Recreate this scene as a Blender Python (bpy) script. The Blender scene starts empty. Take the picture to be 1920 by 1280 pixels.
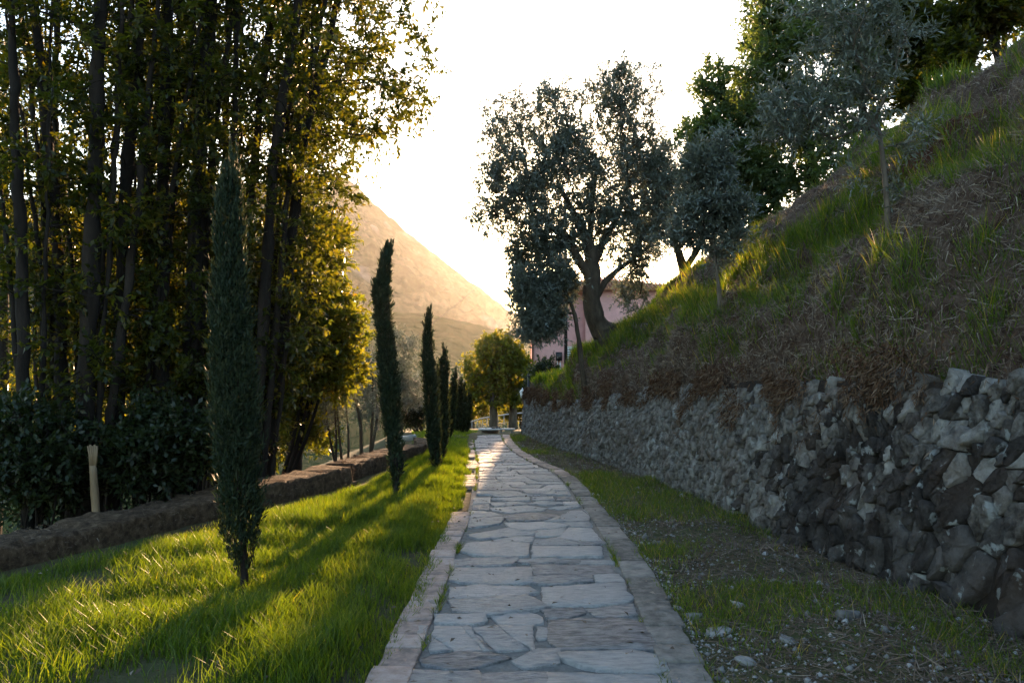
import bpy, math, random
import numpy as np
from mathutils import Vector
rad = math.radians
R0 = np.random.default_rng(7)
sc = bpy.context.scene
COL = sc.collection

# ------------------------------------------------------------------ camera, sky, sun, exposure
F = 1440.0; PITCH = math.atan(72.0 / F); CAMH = 1.6
cam_d = bpy.data.cameras.new('camera'); cam = bpy.data.objects.new('camera', cam_d); COL.objects.link(cam)
cam.location = (0, 0, CAMH); cam.rotation_euler = (rad(90) + PITCH, 0, 0)
cam_d.sensor_width = 36; cam_d.lens = 36 * F / 1920; cam_d.clip_start = .05; cam_d.clip_end = 6000
sc.camera = cam
SUN_AZ, SUN_EL = rad(2.6), rad(8.6)
world = bpy.data.worlds.new('World'); sc.world = world; world.use_nodes = True
wn = world.node_tree; bg = wn.nodes['Background']
sky = wn.nodes.new('ShaderNodeTexSky'); sky.sky_type = 'NISHITA'; sky.sun_disc = False
sky.sun_elevation = SUN_EL; sky.sun_rotation = SUN_AZ; sky.air_density = 1.0; sky.dust_density = 1.1; sky.ozone_density = 1.3
wn.links.new(sky.outputs[0], bg.inputs[0]); bg.inputs[1].default_value = 0.15
sun_d = bpy.data.lights.new('sun', 'SUN'); sun_d.energy = 4.0; sun_d.angle = rad(.5); sun_d.color = (1.0, .61, .34)
sun = bpy.data.objects.new('sun', sun_d); COL.objects.link(sun)
SDIR = Vector((math.sin(SUN_AZ) * math.cos(SUN_EL), math.cos(SUN_AZ) * math.cos(SUN_EL), math.sin(SUN_EL)))
sun.rotation_euler = (-SDIR).to_track_quat('-Z', 'Y').to_euler(); sun.location = (0, 0, 30)
vs = sc.view_settings; vs.view_transform = 'Standard'; vs.look = 'None'; vs.exposure = 2.35; vs.gamma = 1; vs.use_curve_mapping = False
cy = sc.cycles
cy.max_bounces = 6; cy.diffuse_bounces = 3; cy.glossy_bounces = 2; cy.transmission_bounces = 4; cy.volume_bounces = 0; cy.transparent_max_bounces = 4
cy.caustics_reflective = False; cy.caustics_refractive = False; cy.sample_clamp_indirect = 6; cy.use_denoising = True

# ------------------------------------------------------------------ measuring: a picture point at a depth, or on a level
CP, SP = math.cos(PITCH), math.sin(PITCH)
def P(px, py, d):
    u = (px - 960) / F; v = (640 - py) / F
    fy, fz = CP - v * SP, SP + v * CP
    k = d / fy
    return np.array((u * k, d, CAMH + fz * k))
def G(px, py, z=0.0):
    u = (px - 960) / F; v = (640 - py) / F
    fy, fz = CP - v * SP, SP + v * CP
    k = (z - CAMH) / fz
    return np.array((u * k, fy * k, z))
def pix(p):
    p = np.atleast_2d(p); y = p[:, 1]; z = p[:, 2] - CAMH
    f = y * CP + z * SP; u = -y * SP + z * CP
    return 960 + F * p[:, 0] / f, 640 - F * u / f

# ------------------------------------------------------------------ noise
def _h(i, j, k):
    n = (i * 374761393 + j * 668265263 + k * 1274126177) & 0x7fffffff
    n = ((n ^ (n >> 13)) * 1274126177) & 0x7fffffff
    return ((n ^ (n >> 16)) & 0xffff) / 65535.0
def vnoise(x, y, z=0.0):
    x, y, z = np.broadcast_arrays(np.asarray(x, float), np.asarray(y, float), np.asarray(z, float))
    xi, yi, zi = (np.floor(a).astype(np.int64) for a in (x, y, z))
    fx, fy, fz = x - xi, y - yi, z - zi
    fx, fy, fz = (a * a * (3 - 2 * a) for a in (fx, fy, fz))
    r = 0
    for a in (0, 1):
        for b in (0, 1):
            for c in (0, 1):
                r = r + _h(xi + a, yi + b, zi + c) * (fx if a else 1 - fx) * (fy if b else 1 - fy) * (fz if c else 1 - fz)
    return r * 2 - 1
def fbm(x, y, z=0.0, o=4):
    r = 0; a = .5; f = 1.0
    for i in range(o):
        r = r + a * vnoise(np.asarray(x) * f + 17.3 * i, np.asarray(y) * f + 5.1 * i, np.asarray(z) * f); a *= .5; f *= 2.03
    return r
def norm(v): return v / np.maximum(np.linalg.norm(v, axis=-1, keepdims=True), 1e-9)
def sstep(a, b, x):
    t = np.clip((np.asarray(x, float) - a) / (b - a), 0, 1); return t * t * (3 - 2 * t)

# ------------------------------------------------------------------ materials
def new_mat(name):
    m = bpy.data.materials.new(name); m.use_nodes = True; nt = m.node_tree; nt.nodes.clear()
    out = nt.nodes.new('ShaderNodeOutputMaterial')
    def N(t, **kw):
        n = nt.nodes.new('ShaderNode' + t)
        for k, v in kw.items():
            if k in n.inputs: n.inputs[k].default_value = v
            else: setattr(n, k, v)
        return n
    def L(a, b): nt.links.new(a, b)
    return m, nt, out, N, L
def ramp(N, stops):
    r = N('ValToRGB'); e = r.color_ramp.elements
    while len(e) > 1: e.remove(e[-1])
    e[0].position = stops[0][0]; e[0].color = (*stops[0][1], 1)
    for p, c in stops[1:]:
        q = e.new(p); q.color = (*c, 1)
    return r
def leaf_mat(name, cols, trans=.45, tcol=(1.0, 1.0, .35), tgain=1.6, rough=.42, spec=.4):
    m, nt, out, N, L = new_mat(name)
    at = N('Attribute'); at.attribute_name = 'rnd'
    r = ramp(N, [(i / (len(cols) - 1), c) for i, c in enumerate(cols)]); L(at.outputs['Fac'], r.inputs[0])
    b = N('BsdfPrincipled', Roughness=rough); b.inputs['Specular IOR Level'].default_value = spec; L(r.outputs[0], b.inputs['Base Color'])
    mx = N('Mix', data_type='RGBA', blend_type='MULTIPLY'); mx.inputs[0].default_value = 1
    L(r.outputs[0], mx.inputs[6]); mx.inputs[7].default_value = (tcol[0] * tgain, tcol[1] * tgain, tcol[2] * tgain, 1)
    t = N('BsdfTranslucent'); L(mx.outputs[2], t.inputs[0])
    ms = N('MixShader'); ms.inputs[0].default_value = trans; L(b.outputs[0], ms.inputs[1]); L(t.outputs[0], ms.inputs[2]); L(ms.outputs[0], out.inputs[0])
    return m
def rock_mat(name, stops, scale=3.0, bump=.5, bscale=18, rough=.85, lichen=None, perobj=.25, stretch=(1, 1, 1), lich_scale=7, lich_lo=.62, bdist=.03, tint=None, tmax=.4):
    m, nt, out, N, L = new_mat(name)
    tc = N('TexCoord'); mp = N('Mapping'); mp.inputs['Scale'].default_value = stretch
    g = N('NewGeometry'); L(g.outputs['Position'], mp.inputs[0])
    n1 = N('TexNoise', Scale=scale, Detail=8.0, Roughness=.65); L(mp.outputs[0], n1.inputs['Vector'])
    oi = N('ObjectInfo'); at = N('Attribute'); at.attribute_name = 'rnd'
    ad = N('Math', operation='ADD'); L(oi.outputs['Random'], ad.inputs[0]); L(at.outputs['Fac'], ad.inputs[1])
    fr = N('Math', operation='FRACT'); L(ad.outputs[0], fr.inputs[0])
    mr = N('MapRange'); mr.inputs[3].default_value = -perobj; mr.inputs[4].default_value = perobj; L(fr.outputs[0], mr.inputs[0])
    a2 = N('Math', operation='ADD'); L(n1.outputs[0], a2.inputs[0]); L(mr.outputs[0], a2.inputs[1])
    r = ramp(N, stops); L(a2.outputs[0], r.inputs[0]); colr = r.outputs[0]
    if tint:
        n4 = N('TexNoise', Scale=1.7, Detail=5.0); L(g.outputs['Position'], n4.inputs['Vector']); r4 = ramp(N, [(.45, (0, 0, 0)), (.75, (tmax, tmax, tmax))]); L(n4.outputs[0], r4.inputs[0])
        mt = N('Mix', data_type='RGBA'); L(r4.outputs[0], mt.inputs[0]); L(colr, mt.inputs[6]); mt.inputs[7].default_value = (*tint, 1); colr = mt.outputs[2]
    if lichen:
        n3 = N('TexNoise', Scale=lich_scale, Detail=5.0, Roughness=.55); L(g.outputs['Position'], n3.inputs['Vector'])
        rr = ramp(N, [(lich_lo, (0, 0, 0)), (lich_lo + .05, (1, 1, 1))]); L(n3.outputs[0], rr.inputs[0])
        mx = N('Mix', data_type='RGBA'); L(rr.outputs[0], mx.inputs[0]); L(colr, mx.inputs[6]); mx.inputs[7].default_value = (*lichen, 1); colr = mx.outputs[2]
    b = N('BsdfPrincipled', Roughness=rough); b.inputs['Specular IOR Level'].default_value = .25; L(colr, b.inputs['Base Color'])
    n2 = N('TexNoise', Scale=bscale, Detail=8.0, Roughness=.7); L(mp.outputs[0], n2.inputs['Vector'])
    bp = N('Bump', Strength=bump, Distance=bdist); L(n2.outputs[0], bp.inputs['Height']); L(bp.outputs[0], b.inputs['Normal']); L(b.outputs[0], out.inputs[0])
    return m
def flat_mat(name, col, rough=.6, metal=0.0, var=.12, bump=.1, bscale=30):
    c2 = tuple(c * (1 - var) for c in col); c3 = tuple(min(1, c * (1 + var)) for c in col)
    m, nt, out, N, L = new_mat(name)
    g = N('NewGeometry'); n = N('TexNoise', Scale=4.0, Detail=6.0); L(g.outputs['Position'], n.inputs['Vector'])
    r = ramp(N, [(.3, c2), (.7, c3)]); L(n.outputs[0], r.inputs[0])
    b = N('BsdfPrincipled', Roughness=rough, Metallic=metal); L(r.outputs[0], b.inputs['Base Color'])
    n2 = N('TexNoise', Scale=bscale, Detail=4.0); L(g.outputs['Position'], n2.inputs['Vector'])
    bp = N('Bump', Strength=bump, Distance=.01); L(n2.outputs[0], bp.inputs['Height']); L(bp.outputs[0], b.inputs['Normal']); L(b.outputs[0], out.inputs[0])
    return m
M = {}
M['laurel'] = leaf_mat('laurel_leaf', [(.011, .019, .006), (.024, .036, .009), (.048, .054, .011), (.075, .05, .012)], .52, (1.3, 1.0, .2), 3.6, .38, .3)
M['laurel_sunlit'] = leaf_mat('sunlit_laurel_leaf', [(.03, .045, .010), (.06, .08, .014), (.10, .105, .02), (.13, .09, .02)], .55, (1.25, 1.0, .2), 3.4, .36, .4)  # sunlit copy of laurel: sunshine painted in as paler, yellower leaf colour
M['shrub'] = leaf_mat('shrub_leaf', [(.012, .022, .010), (.022, .036, .014), (.04, .052, .018)], .35, (1.1, 1.0, .3), 1.7, .4, .4)
M['olive'] = leaf_mat('olive_leaf', [(.095, .115, .095), (.15, .175, .15), (.23, .26, .24)], .28, (1.05, 1.0, .65), 1.1, .38, .5)
M['locust'] = leaf_mat('locust_leaf', [(.045, .075, .04), (.075, .11, .055), (.11, .145, .07)], .42, (1.15, 1.05, .25), 2.2, .5, .3)
M['cypress'] = leaf_mat('cypress_leaf', [(.010, .020, .012), (.020, .034, .018), (.04, .048, .02)], .22, (1.2, 1.0, .35), 1.6, .6, .2)
M['plane'] = leaf_mat('plane_leaf', [(.05, .075, .014), (.09, .115, .018), (.16, .145, .025)], .55, (1.4, 1.0, .2), 2.6, .45, .35)
M['grass'] = leaf_mat('grass_blade', [(.03, .06, .012), (.055, .10, .016), (.10, .145, .025), (.19, .175, .07)], .55, (1.25, 1.05, .12), 2.3, .45, .35)
M['straw'] = leaf_mat('straw', [(.09, .065, .048), (.17, .13, .10), (.28, .235, .185), (.42, .37, .30)], .15, (1, .8, .5), 1.2, .75, .15)
M['roots'] = leaf_mat('root_moss', [(.045, .024, .014), (.085, .045, .026), (.13, .085, .055), (.19, .14, .10)], .1, (1, .7, .4), 1.2, .9, .1)
M['bark'] = rock_mat('bark', [(.3, (.006, .005, .004)), (.55, (.018, .013, .010)), (.75, (.04, .03, .023))], 5, .8, 20, .9, stretch=(1, 1, .25), perobj=.08)
M['bark_olive'] = rock_mat('olive_bark', [(.3, (.03, .022, .015)), (.55, (.075, .058, .04)), (.8, (.14, .115, .085))], 6, 1.0, 14, .95, stretch=(1, 1, .4), perobj=.05)
M['bark_pale'] = rock_mat('pale_bark', [(.3, (.06, .048, .038)), (.7, (.16, .13, .10))], 8, .5, 30, .9, stretch=(1, 1, .3), perobj=.05)
M['flag'] = rock_mat('flagstone_slate', [(.24, (.13, .133, .14)), (.40, (.29, .292, .298)), (.55, (.42, .415, .41)), (.8, (.58, .56, .54))], 11, 1.0, 26, .68, perobj=.17, stretch=(.8, 2.4, 1), bdist=.06, tint=(.40, .34, .29), tmax=.25)
M['mortar'] = rock_mat('path_mortar', [(.3, (.13, .126, .115)), (.7, (.27, .262, .245))], 14, .9, 60, .95, perobj=.02)
M['kerb_pink'] = rock_mat('terracotta_kerb', [(.3, (.16, .13, .115)), (.5, (.30, .225, .19)), (.72, (.42, .34, .30))], 12, .6, 40, .8, perobj=.15)
M['kerb_grey'] = rock_mat('weathered_kerb', [(.3, (.09, .082, .072)), (.5, (.18, .165, .145)), (.72, (.28, .255, .225))], 12, .7, 40, .85, perobj=.12)
M['stone'] = rock_mat('wall_stone', [(.26, (.045, .040, .036)), (.40, (.15, .139, .126)), (.54, (.28, .265, .243)), (.74, (.46, .445, .415))], 9, 1.0, 30, .85, lichen=(.36, .37, .36), perobj=.17, lich_scale=6.5, lich_lo=.62, bdist=.06, tint=(.15, .10, .07), tmax=.55)
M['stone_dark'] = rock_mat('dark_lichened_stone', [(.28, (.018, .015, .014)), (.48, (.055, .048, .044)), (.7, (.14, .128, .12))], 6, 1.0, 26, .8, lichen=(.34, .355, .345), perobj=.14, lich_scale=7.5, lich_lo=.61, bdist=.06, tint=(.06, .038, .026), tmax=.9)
M['wall_fill'] = rock_mat('wall_earth_fill', [(.3, (.014, .011, .009)), (.7, (.045, .032, .024))], 9, .9, 30, .95, perobj=0)
M['moss_wall'] = rock_mat('dry_moss_stone', [(.3, (.022, .014, .008)), (.47, (.07, .045, .025)), (.62, (.14, .095, .057)), (.75, (.22, .165, .11))], 14, 1.0, 45, .95, perobj=.03, bdist=.06)
M['gravel'] = rock_mat('gravel_stone', [(.2, (.09, .085, .08)), (.5, (.20, .195, .185)), (.85, (.38, .37, .36))], 9, .4, 50, .85, perobj=.35)
M['bamboo'] = rock_mat('split_cane', [(.3, (.10, .065, .035)), (.7, (.24, .175, .105))], 10, .3, 40, .6, stretch=(1, 1, .15), perobj=.05)
M['pink'] = flat_mat('pink_render', (.50, .27, .24), .9, 0, .10, .25, 25)
M['roof'] = rock_mat('terracotta_tile', [(.3, (.16, .07, .04)), (.7, (.34, .17, .10))], 4, .3, 20, .85, perobj=.15)
M['white'] = flat_mat('white_paint', (.72, .73, .72), .5)
M['glass'] = flat_mat('dark_glass', (.05, .06, .07), .12, 0, .1, .0)
M['iron'] = flat_mat('black_iron', (.02, .02, .02), .5, .4)
M['steel'] = flat_mat('galvanised_rail', (.42, .41, .39), .4, .6)
M['brown'] = flat_mat('brown_metal', (.10, .055, .035), .6)
M['pale_stone'] = rock_mat('pale_stone', [(.3, (.36, .35, .33)), (.7, (.58, .56, .53))], 6, .4, 30, .8, perobj=.08)
M['lampglass'] = flat_mat('milk_glass', (.75, .75, .72), .25)
def ground_mat():
    m, nt, out, N, L = new_mat('earth_ground')
    g = N('NewGeometry')
    n = N('TexNoise', Scale=1.1, Detail=10.0, Roughness=.7); L(g.outputs[0], n.inputs[0])
    r = ramp(N, [(.3, (.035, .030, .02)), (.48, (.065, .06, .03)), (.6, (.055, .068, .026)), (.75, (.11, .09, .065))]); L(n.outputs[0], r.inputs[0])
    b = N('BsdfPrincipled', Roughness=.95); b.inputs['Specular IOR Level'].default_value = .1; L(r.outputs[0], b.inputs[0])
    n2 = N('TexNoise', Scale=14.0, Detail=8.0); L(g.outputs[0], n2.inputs[0])
    bp = N('Bump', Strength=.8, Distance=.05); L(n2.outputs[0], bp.inputs['Height']); L(bp.outputs[0], b.inputs['Normal']); L(b.outputs[0], out.inputs[0])
    return m
M['ground'] = ground_mat()
def hill_mat():
    m, nt, out, N, L = new_mat('hillside_soil')
    g = N('NewGeometry')
    n = N('TexNoise', Scale=5.0, Detail=12.0, Roughness=.8); L(g.outputs[0], n.inputs[0])
    r = ramp(N, [(.34, (.026, .016, .011)), (.45, (.085, .055, .04)), (.56, (.14, .10, .075)), (.72, (.19, .15, .115))]); L(n.outputs[0], r.inputs[0])
    n3 = N('TexNoise', Scale=.8, Detail=6.0); L(g.outputs[0], n3.inputs[0])
    rr = ramp(N, [(.56, (0, 0, 0)), (.66, (1, 1, 1))]); L(n3.outputs[0], rr.inputs[0])
    mx = N('Mix', data_type='RGBA'); L(rr.outputs[0], mx.inputs[0]); L(r.outputs[0], mx.inputs[6]); mx.inputs[7].default_value = (.10, .045, .027, 1)
    b = N('BsdfPrincipled', Roughness=.95); b.inputs['Specular IOR Level'].default_value = .1; L(mx.outputs[2], b.inputs[0])
    n2 = N('TexNoise', Scale=16.0, Detail=10.0, Roughness=.75); L(g.outputs[0], n2.inputs[0])
    bp = N('Bump', Strength=1.0, Distance=.06); L(n2.outputs[0], bp.inputs['Height']); L(bp.outputs[0], b.inputs['Normal']); L(b.outputs[0], out.inputs[0])
    return m
M['hill'] = hill_mat()
def forest_mat(name, stops, sc1, sc2, rockcol=None):
    m, nt, out, N, L = new_mat(name)
    g = N('NewGeometry')
    n = N('TexNoise', Scale=sc1, Detail=8.0, Roughness=.7); L(g.outputs[0], n.inputs[0])
    r = ramp(N, stops); L(n.outputs[0], r.inputs[0]); c = r.outputs[0]
    if rockcol:
        n3 = N('TexNoise', Scale=sc1 * .35, Detail=5.0); L(g.outputs[0], n3.inputs[0])
        rr = ramp(N, [(.60, (0, 0, 0)), (.68, (1, 1, 1))]); L(n3.outputs[0], rr.inputs[0])
        mx = N('Mix', data_type='RGBA'); L(rr.outputs[0], mx.inputs[0]); L(c, mx.inputs[6]); mx.inputs[7].default_value = (*rockcol, 1); c = mx.outputs[2]
    b = N('BsdfPrincipled', Roughness=1.0); b.inputs['Specular IOR Level'].default_value = 0; L(c, b.inputs[0])
    n2 = N('TexVoronoi', Scale=sc2); L(g.outputs[0], n2.inputs[0])
    bp = N('Bump', Strength=1.0, Distance=3.0); bp.invert = True; L(n2.outputs[0], bp.inputs['Height']); L(bp.outputs[0], b.inputs['Normal']); L(b.outputs[0], out.inputs[0])
    return m
M['mountain'] = forest_mat('mountain_forest', [(.36, (.018, .024, .010)), (.5, (.04, .045, .02)), (.64, (.10, .085, .05))], .045, .10, (.15, .13, .11))
M['ridge'] = forest_mat('ridge_forest', [(.3, (.016, .028, .010)), (.5, (.035, .048, .018)), (.7, (.07, .07, .03))], .03, .16)

# ------------------------------------------------------------------ mesh helpers
def mesh(name, V, faces, mat, parent=None, rnd=None, smooth=False):
    """faces: list of (n,k) int arrays"""
    me = bpy.data.meshes.new(name); V = np.asarray(V, np.float32)
    me.vertices.add(len(V)); me.vertices.foreach_set('co', V.ravel())
    faces = [np.asarray(f, np.int32) for f in faces if len(f)]
    li = np.concatenate([f.ravel() for f in faces]); cnt = np.concatenate([np.full(len(f), f.shape[1], np.int32) for f in faces])
    st = np.concatenate([[0], np.cumsum(cnt)[:-1]]).astype(np.int32)
    me.loops.add(len(li)); me.loops.foreach_set('vertex_index', li)
    me.polygons.add(len(cnt)); me.polygons.foreach_set('loop_start', st)
    if smooth: me.polygons.foreach_set('use_smooth', np.ones(len(cnt), bool))
    if rnd is not None: me.attributes.new('rnd', 'FLOAT', 'POINT').data.foreach_set('value', np.asarray(rnd, np.float32))
    me.update(calc_edges=True)
    me.materials.append(mat)
    o = bpy.data.objects.new(name, me); COL.objects.link(o)
    if parent: o.parent = parent
    return o
class MB:
    def __init__(s): s.V = []; s.F = {}; s.n = 0; s.r = []
    def add(s, V, faces, r=0.0):
        V = np.asarray(V, float).reshape(-1, 3)
        by = {}
        for f in faces: by.setdefault(len(f), []).append(f)
        for k, fl in by.items(): s.F.setdefault(k, []).append(np.array(fl, np.int32) + s.n)
        s.V.append(V); s.n += len(V); s.r.append(np.full(len(V), r))
    def box(s, a, b, r=0.0):
        x0, y0, z0 = a; x1, y1, z1 = b
        s.add([(x0, y0, z0), (x1, y0, z0), (x1, y1, z0), (x0, y1, z0), (x0, y0, z1), (x1, y0, z1), (x1, y1, z1), (x0, y1, z1)],
              [(0, 3, 2, 1), (4, 5, 6, 7), (0, 1, 5, 4), (1, 2, 6, 5), (2, 3, 7, 6), (3, 0, 4, 7)], r)
    def tube(s, pts, radii, n=8, cap=True, r=0.0):
        pts = np.asarray(pts, float); m = len(pts); radii = np.broadcast_to(np.asarray(radii, float), (m,))
        T = norm(np.gradient(pts, axis=0)); ref = np.array((0, 0, 1.)) if abs(T[:, 2]).mean() < .9 else np.array((0, 1., 0))
        A = np.zeros_like(T); ref = ref if abs(T[0] @ ref) < .95 else np.array((1., 0, 0)); a_ = np.cross(T[0], ref)
        for i in range(m): a_ = a_ - T[i] * (a_ @ T[i]); a_ = a_ / (np.linalg.norm(a_) + 1e-9); A[i] = a_
        B = np.cross(T, A); th = np.arange(n) * 2 * math.pi / n
        V = pts[:, None] + radii[:, None, None] * (np.cos(th)[None, :, None] * A[:, None] + np.sin(th)[None, :, None] * B[:, None])
        fs = [(i * n + j, i * n + (j + 1) % n, (i + 1) * n + (j + 1) % n, (i + 1) * n + j) for i in range(m - 1) for j in range(n)]
        if cap: fs += [tuple(range(n))[::-1], tuple(range((m - 1) * n, m * n))]
        s.add(V, fs, r)
    def lathe(s, c, prof, n=16):
        th = np.arange(n) * 2 * math.pi / n
        V = [(c[0] + q * math.cos(t), c[1] + q * math.sin(t), c[2] + z) for q, z in prof for t in th]; m = len(prof)
        s.add(V, [(i * n + j, i * n + (j + 1) % n, (i + 1) * n + (j + 1) % n, (i + 1) * n + j) for i in range(m - 1) for j in range(n)]
              + [tuple(range(n))[::-1], tuple(range((m - 1) * n, m * n))])
    def build(s, name, mat, parent=None, smooth=False):
        return mesh(name, np.concatenate(s.V), [np.concatenate(v) for v in s.F.values()], mat, parent, np.concatenate(s.r), smooth)
def empty(name, loc=(0, 0, 0)):
    o = bpy.data.objects.new(name, None); COL.objects.link(o); o.empty_display_size = .1; return o
def tag(o, label, cat=None, group=None, kind=None):
    o['label'] = label
    if cat: o['category'] = cat
    if group: o['group'] = group
    if kind: o['kind'] = kind
    return o
def grid_faces(nr, nc):
    i = np.arange(nr - 1)[:, None] * nc + np.arange(nc - 1)[None]
    return np.stack([i, i + 1, i + nc + 1, i + nc], -1).reshape(-1, 4)
def leaf6(Pn, D, U, L, W, fold=.25, droop=.12):
    n = len(Pn); D = norm(D); S = norm(np.cross(D, U)); Nn = np.cross(S, D); L = np.broadcast_to(L, (n,))[:, None]; W = np.broadcast_to(W, (n,))[:, None]
    m1 = Pn + D * L * .32; m2 = Pn + D * L * .68 - Nn * L * droop * .4; up = Nn * W * fold
    V = np.stack([Pn, Pn + D * L - Nn * L * droop, m1 + S * W * .5 + up, m2 + S * W * .42 + up, m1 - S * W * .5 + up, m2 - S * W * .42 + up], 1).reshape(-1, 3)
    b = (np.arange(n) * 6)[:, None]
    return V, np.concatenate([b + np.array([0, 2, 3, 1]), b + np.array([0, 1, 5, 4])])
def leaf4(Pn, D, U, L, W, fold=.2):
    n = len(Pn); D = norm(D); S = norm(np.cross(D, U)); Nn = np.cross(S, D); L = np.broadcast_to(L, (n,))[:, None]; W = np.broadcast_to(W, (n,))[:, None]
    m = Pn + D * L * .45 + Nn * W * fold
    V = np.stack([Pn, m + S * W * .5, Pn + D * L, m - S * W * .5], 1).reshape(-1, 3)
    return V, (np.arange(n) * 4)[:, None] + np.array([0, 1, 2, 3])
def leaf3(Pn, D, U, L, W):
    n = len(Pn); D = norm(D); S = norm(np.cross(D, U)); L = np.broadcast_to(L, (n,))[:, None]; W = np.broadcast_to(W, (n,))[:, None]
    return np.stack([Pn - S * W * .5, Pn + S * W * .5, Pn + D * L], 1).reshape(-1, 3), (np.arange(n) * 3)[:, None] + np.array([0, 1, 2])
def blades(Pn, H, W, lean, rng, far=False):
    n = len(Pn); a = rng.uniform(0, 2 * math.pi, n); S = np.stack([np.cos(a), np.sin(a), 0 * a], 1)
    b = rng.uniform(0, 2 * math.pi, n); ld = np.stack([np.cos(b), np.sin(b), 0 * b], 1) * (lean * rng.uniform(.2, 1, n) * H)[:, None]
    up = np.array((0, 0, 1.)); H_ = H[:, None]; W_ = W[:, None]
    if far:
        V = np.stack([Pn - S * W_ * .5, Pn + S * W_ * .5, Pn + up * H_ + ld], 1).reshape(-1, 3)
        return V, [(np.arange(n) * 3)[:, None] + np.array([0, 1, 2])], 3
    V = np.stack([Pn - S * W_ * .5, Pn + S * W_ * .5, Pn + up * H_ * .55 + ld * .3 + S * W_ * .42, Pn + up * H_ * .55 + ld * .3 - S * W_ * .42, Pn + up * H_ * .95 + ld], 1).reshape(-1, 3)
    b = (np.arange(n) * 5)[:, None]
    return V, [b + np.array([0, 1, 2, 3]), b + np.array([3, 2, 4])], 5
def interp(tab, k):
    ys = [t[0] for t in tab]; vs_ = [t[k] for t in tab]
    return lambda y: np.interp(y, ys, vs_)

# ------------------------------------------------------------------ terrain
LOWW = [(-8, -8.6), (0, -6.3), (4, -4.95), (6.1, -4.25), (8.3, -3.5), (11.6, -2.5), (15.6, -2.25), (20, -2.9), (30, -4.2), (45, -6.0)]
lowx = interp(LOWW, 1)
def gz(x, y):
    x = np.asarray(x, float); y = np.asarray(y, float)
    z = -.055 * np.clip(y - 22.3, 0, 24) - .30 * np.clip(y - 46, 0, 130)
    d = np.clip(lowx(np.clip(y, -8, 45)) - x, 0, 1e9)
    z = z - np.minimum(.42 * np.clip(d - .1, 0, 7), 3.0) - .30 * np.clip(d - 8, 0, 90)
    z = np.maximum(z, -36)
    lawn = sstep(-.75, -1.1, x) * (y < 46)
    z = z + lawn * (.03 + .05 * fbm(x * .9, y * .9)) - .03 * (x > -.9) * (x < 1.1) * (y < 22.5) * (y > -5)
    verge = sstep(1.0, 2.3, x) * (y < 24)
    z = z + verge * (.05 + .07 * fbm(x * 1.3, y * 1.3) + .08 * sstep(7, 4, y))
    far = sstep(60, 300, np.hypot(x, y)); z = z + far * 6 * fbm(x * .01, y * .01)
    return z
def axis(lo, hi, dense_lo, dense_hi, st):
    a = np.arange(dense_lo, dense_hi, st); k = np.geomspace(st, hi - dense_hi, 40); j = np.geomspace(st, dense_lo - lo, 40)
    return np.concatenate([(dense_lo - j)[::-1], a, dense_hi + k])
gx = axis(-1400, 1400, -9, 5, .22); gy = axis(-1000, 1400, 1, 46, .36)
X, Y = np.meshgrid(gx, gy); Z = gz(X, Y)
g = mesh('ground', np.stack([X, Y, Z], -1).reshape(-1, 3), [grid_faces(len(gy), len(gx))], M['ground'], smooth=True); tag(g, 'brown earth ground under lawn, wood and valley', kind='structure')

#  y, xb, xt, zt, xg, zg, xm, zm, xc, zc
HT = [(-8, 3.7, 4.0, 1.5, 5.0, 3.7, 6.8, 5.4, 8.6, 7.2),
      (2, 3.2, 3.45, 1.5, 4.3, 3.45, 6.0, 5.05, 7.6, 6.7),
      (6, 2.75, 3.0, 1.5, 3.85, 3.25, 5.4, 4.75, 7.0, 6.3),
      (9, 2.55, 2.8, 1.5, 3.5, 2.95, 4.8, 4.3, 6.2, 5.75),
      (12, 2.2, 2.42, 1.38, 3.05, 2.55, 4.4, 3.95, 5.8, 5.5),
      (15, 1.65, 1.85, 1.15, 2.6, 2.4, 3.8, 3.5, 5.3, 4.95),
      (18, 1.05, 1.22, .97, 2.1, 2.25, 3.1, 2.75, 4.9, 4.5),
      (20, .75, .9, .95, 1.7, 2.0, 2.9, 2.42, 4.9, 4.45),
      (22, .5, .63, .95, 1.3, 1.68, 2.8, 2.15, 4.9, 4.4),
      (24, .32, .43, .95, .85, 1.35, 2.2, 1.7, 4.6, 4.0),
      (25.3, .42, .52, .8, .95, 1.05, 2.0, 1.3, 4.4, 3.0),
      (26.5, .95, 1.05, .5, 1.4, .6, 2.2, .75, 4.2, 1.3),
      (28, 1.9, 2.0, -.2, 2.3, -.15, 2.9, -.1, 4.2, 0.0)]
H = [interp(HT, k) for k in range(1, 10)]
xb, xt, zt, xg, zg, xm, zm, xc, zc = H
def prof(y):
    """profile knots at y: arrays of x,z"""
    return np.array([[xb(y) + .20, -.35], [xb(y) + .26, .0], [xt(y) + .20, zt(y) - .08], [(xt(y) + xg(y)) / 2 - .05, (zt(y) + zg(y)) / 2 + .08], [xg(y), zg(y)], [xm(y), zm(y)], [xc(y), zc(y)], [xc(y) + 1.5, zc(y) + .55], [xc(y) + 6, zc(y) + 2.2], [xc(y) + 40, zc(y) + 12]])
HY = np.arange(-8, 28.01, .11)
seg = [3, 12, 7, 7, 14, 20, 10, 8, 6]
HP = []
for y in HY:
    k = prof(y); row = [k[0]]
    for i, n in enumerate(seg):
        for t in range(1, n + 1): row.append(k[i] + (k[i + 1] - k[i]) * t / n)
    HP.append(row)
HP = np.array(HP)                                   # rows, cols, (x,z)
HX, HZ = HP[..., 0], HP[..., 1]; HYY = np.broadcast_to(HY[:, None], HX.shape)
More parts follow.
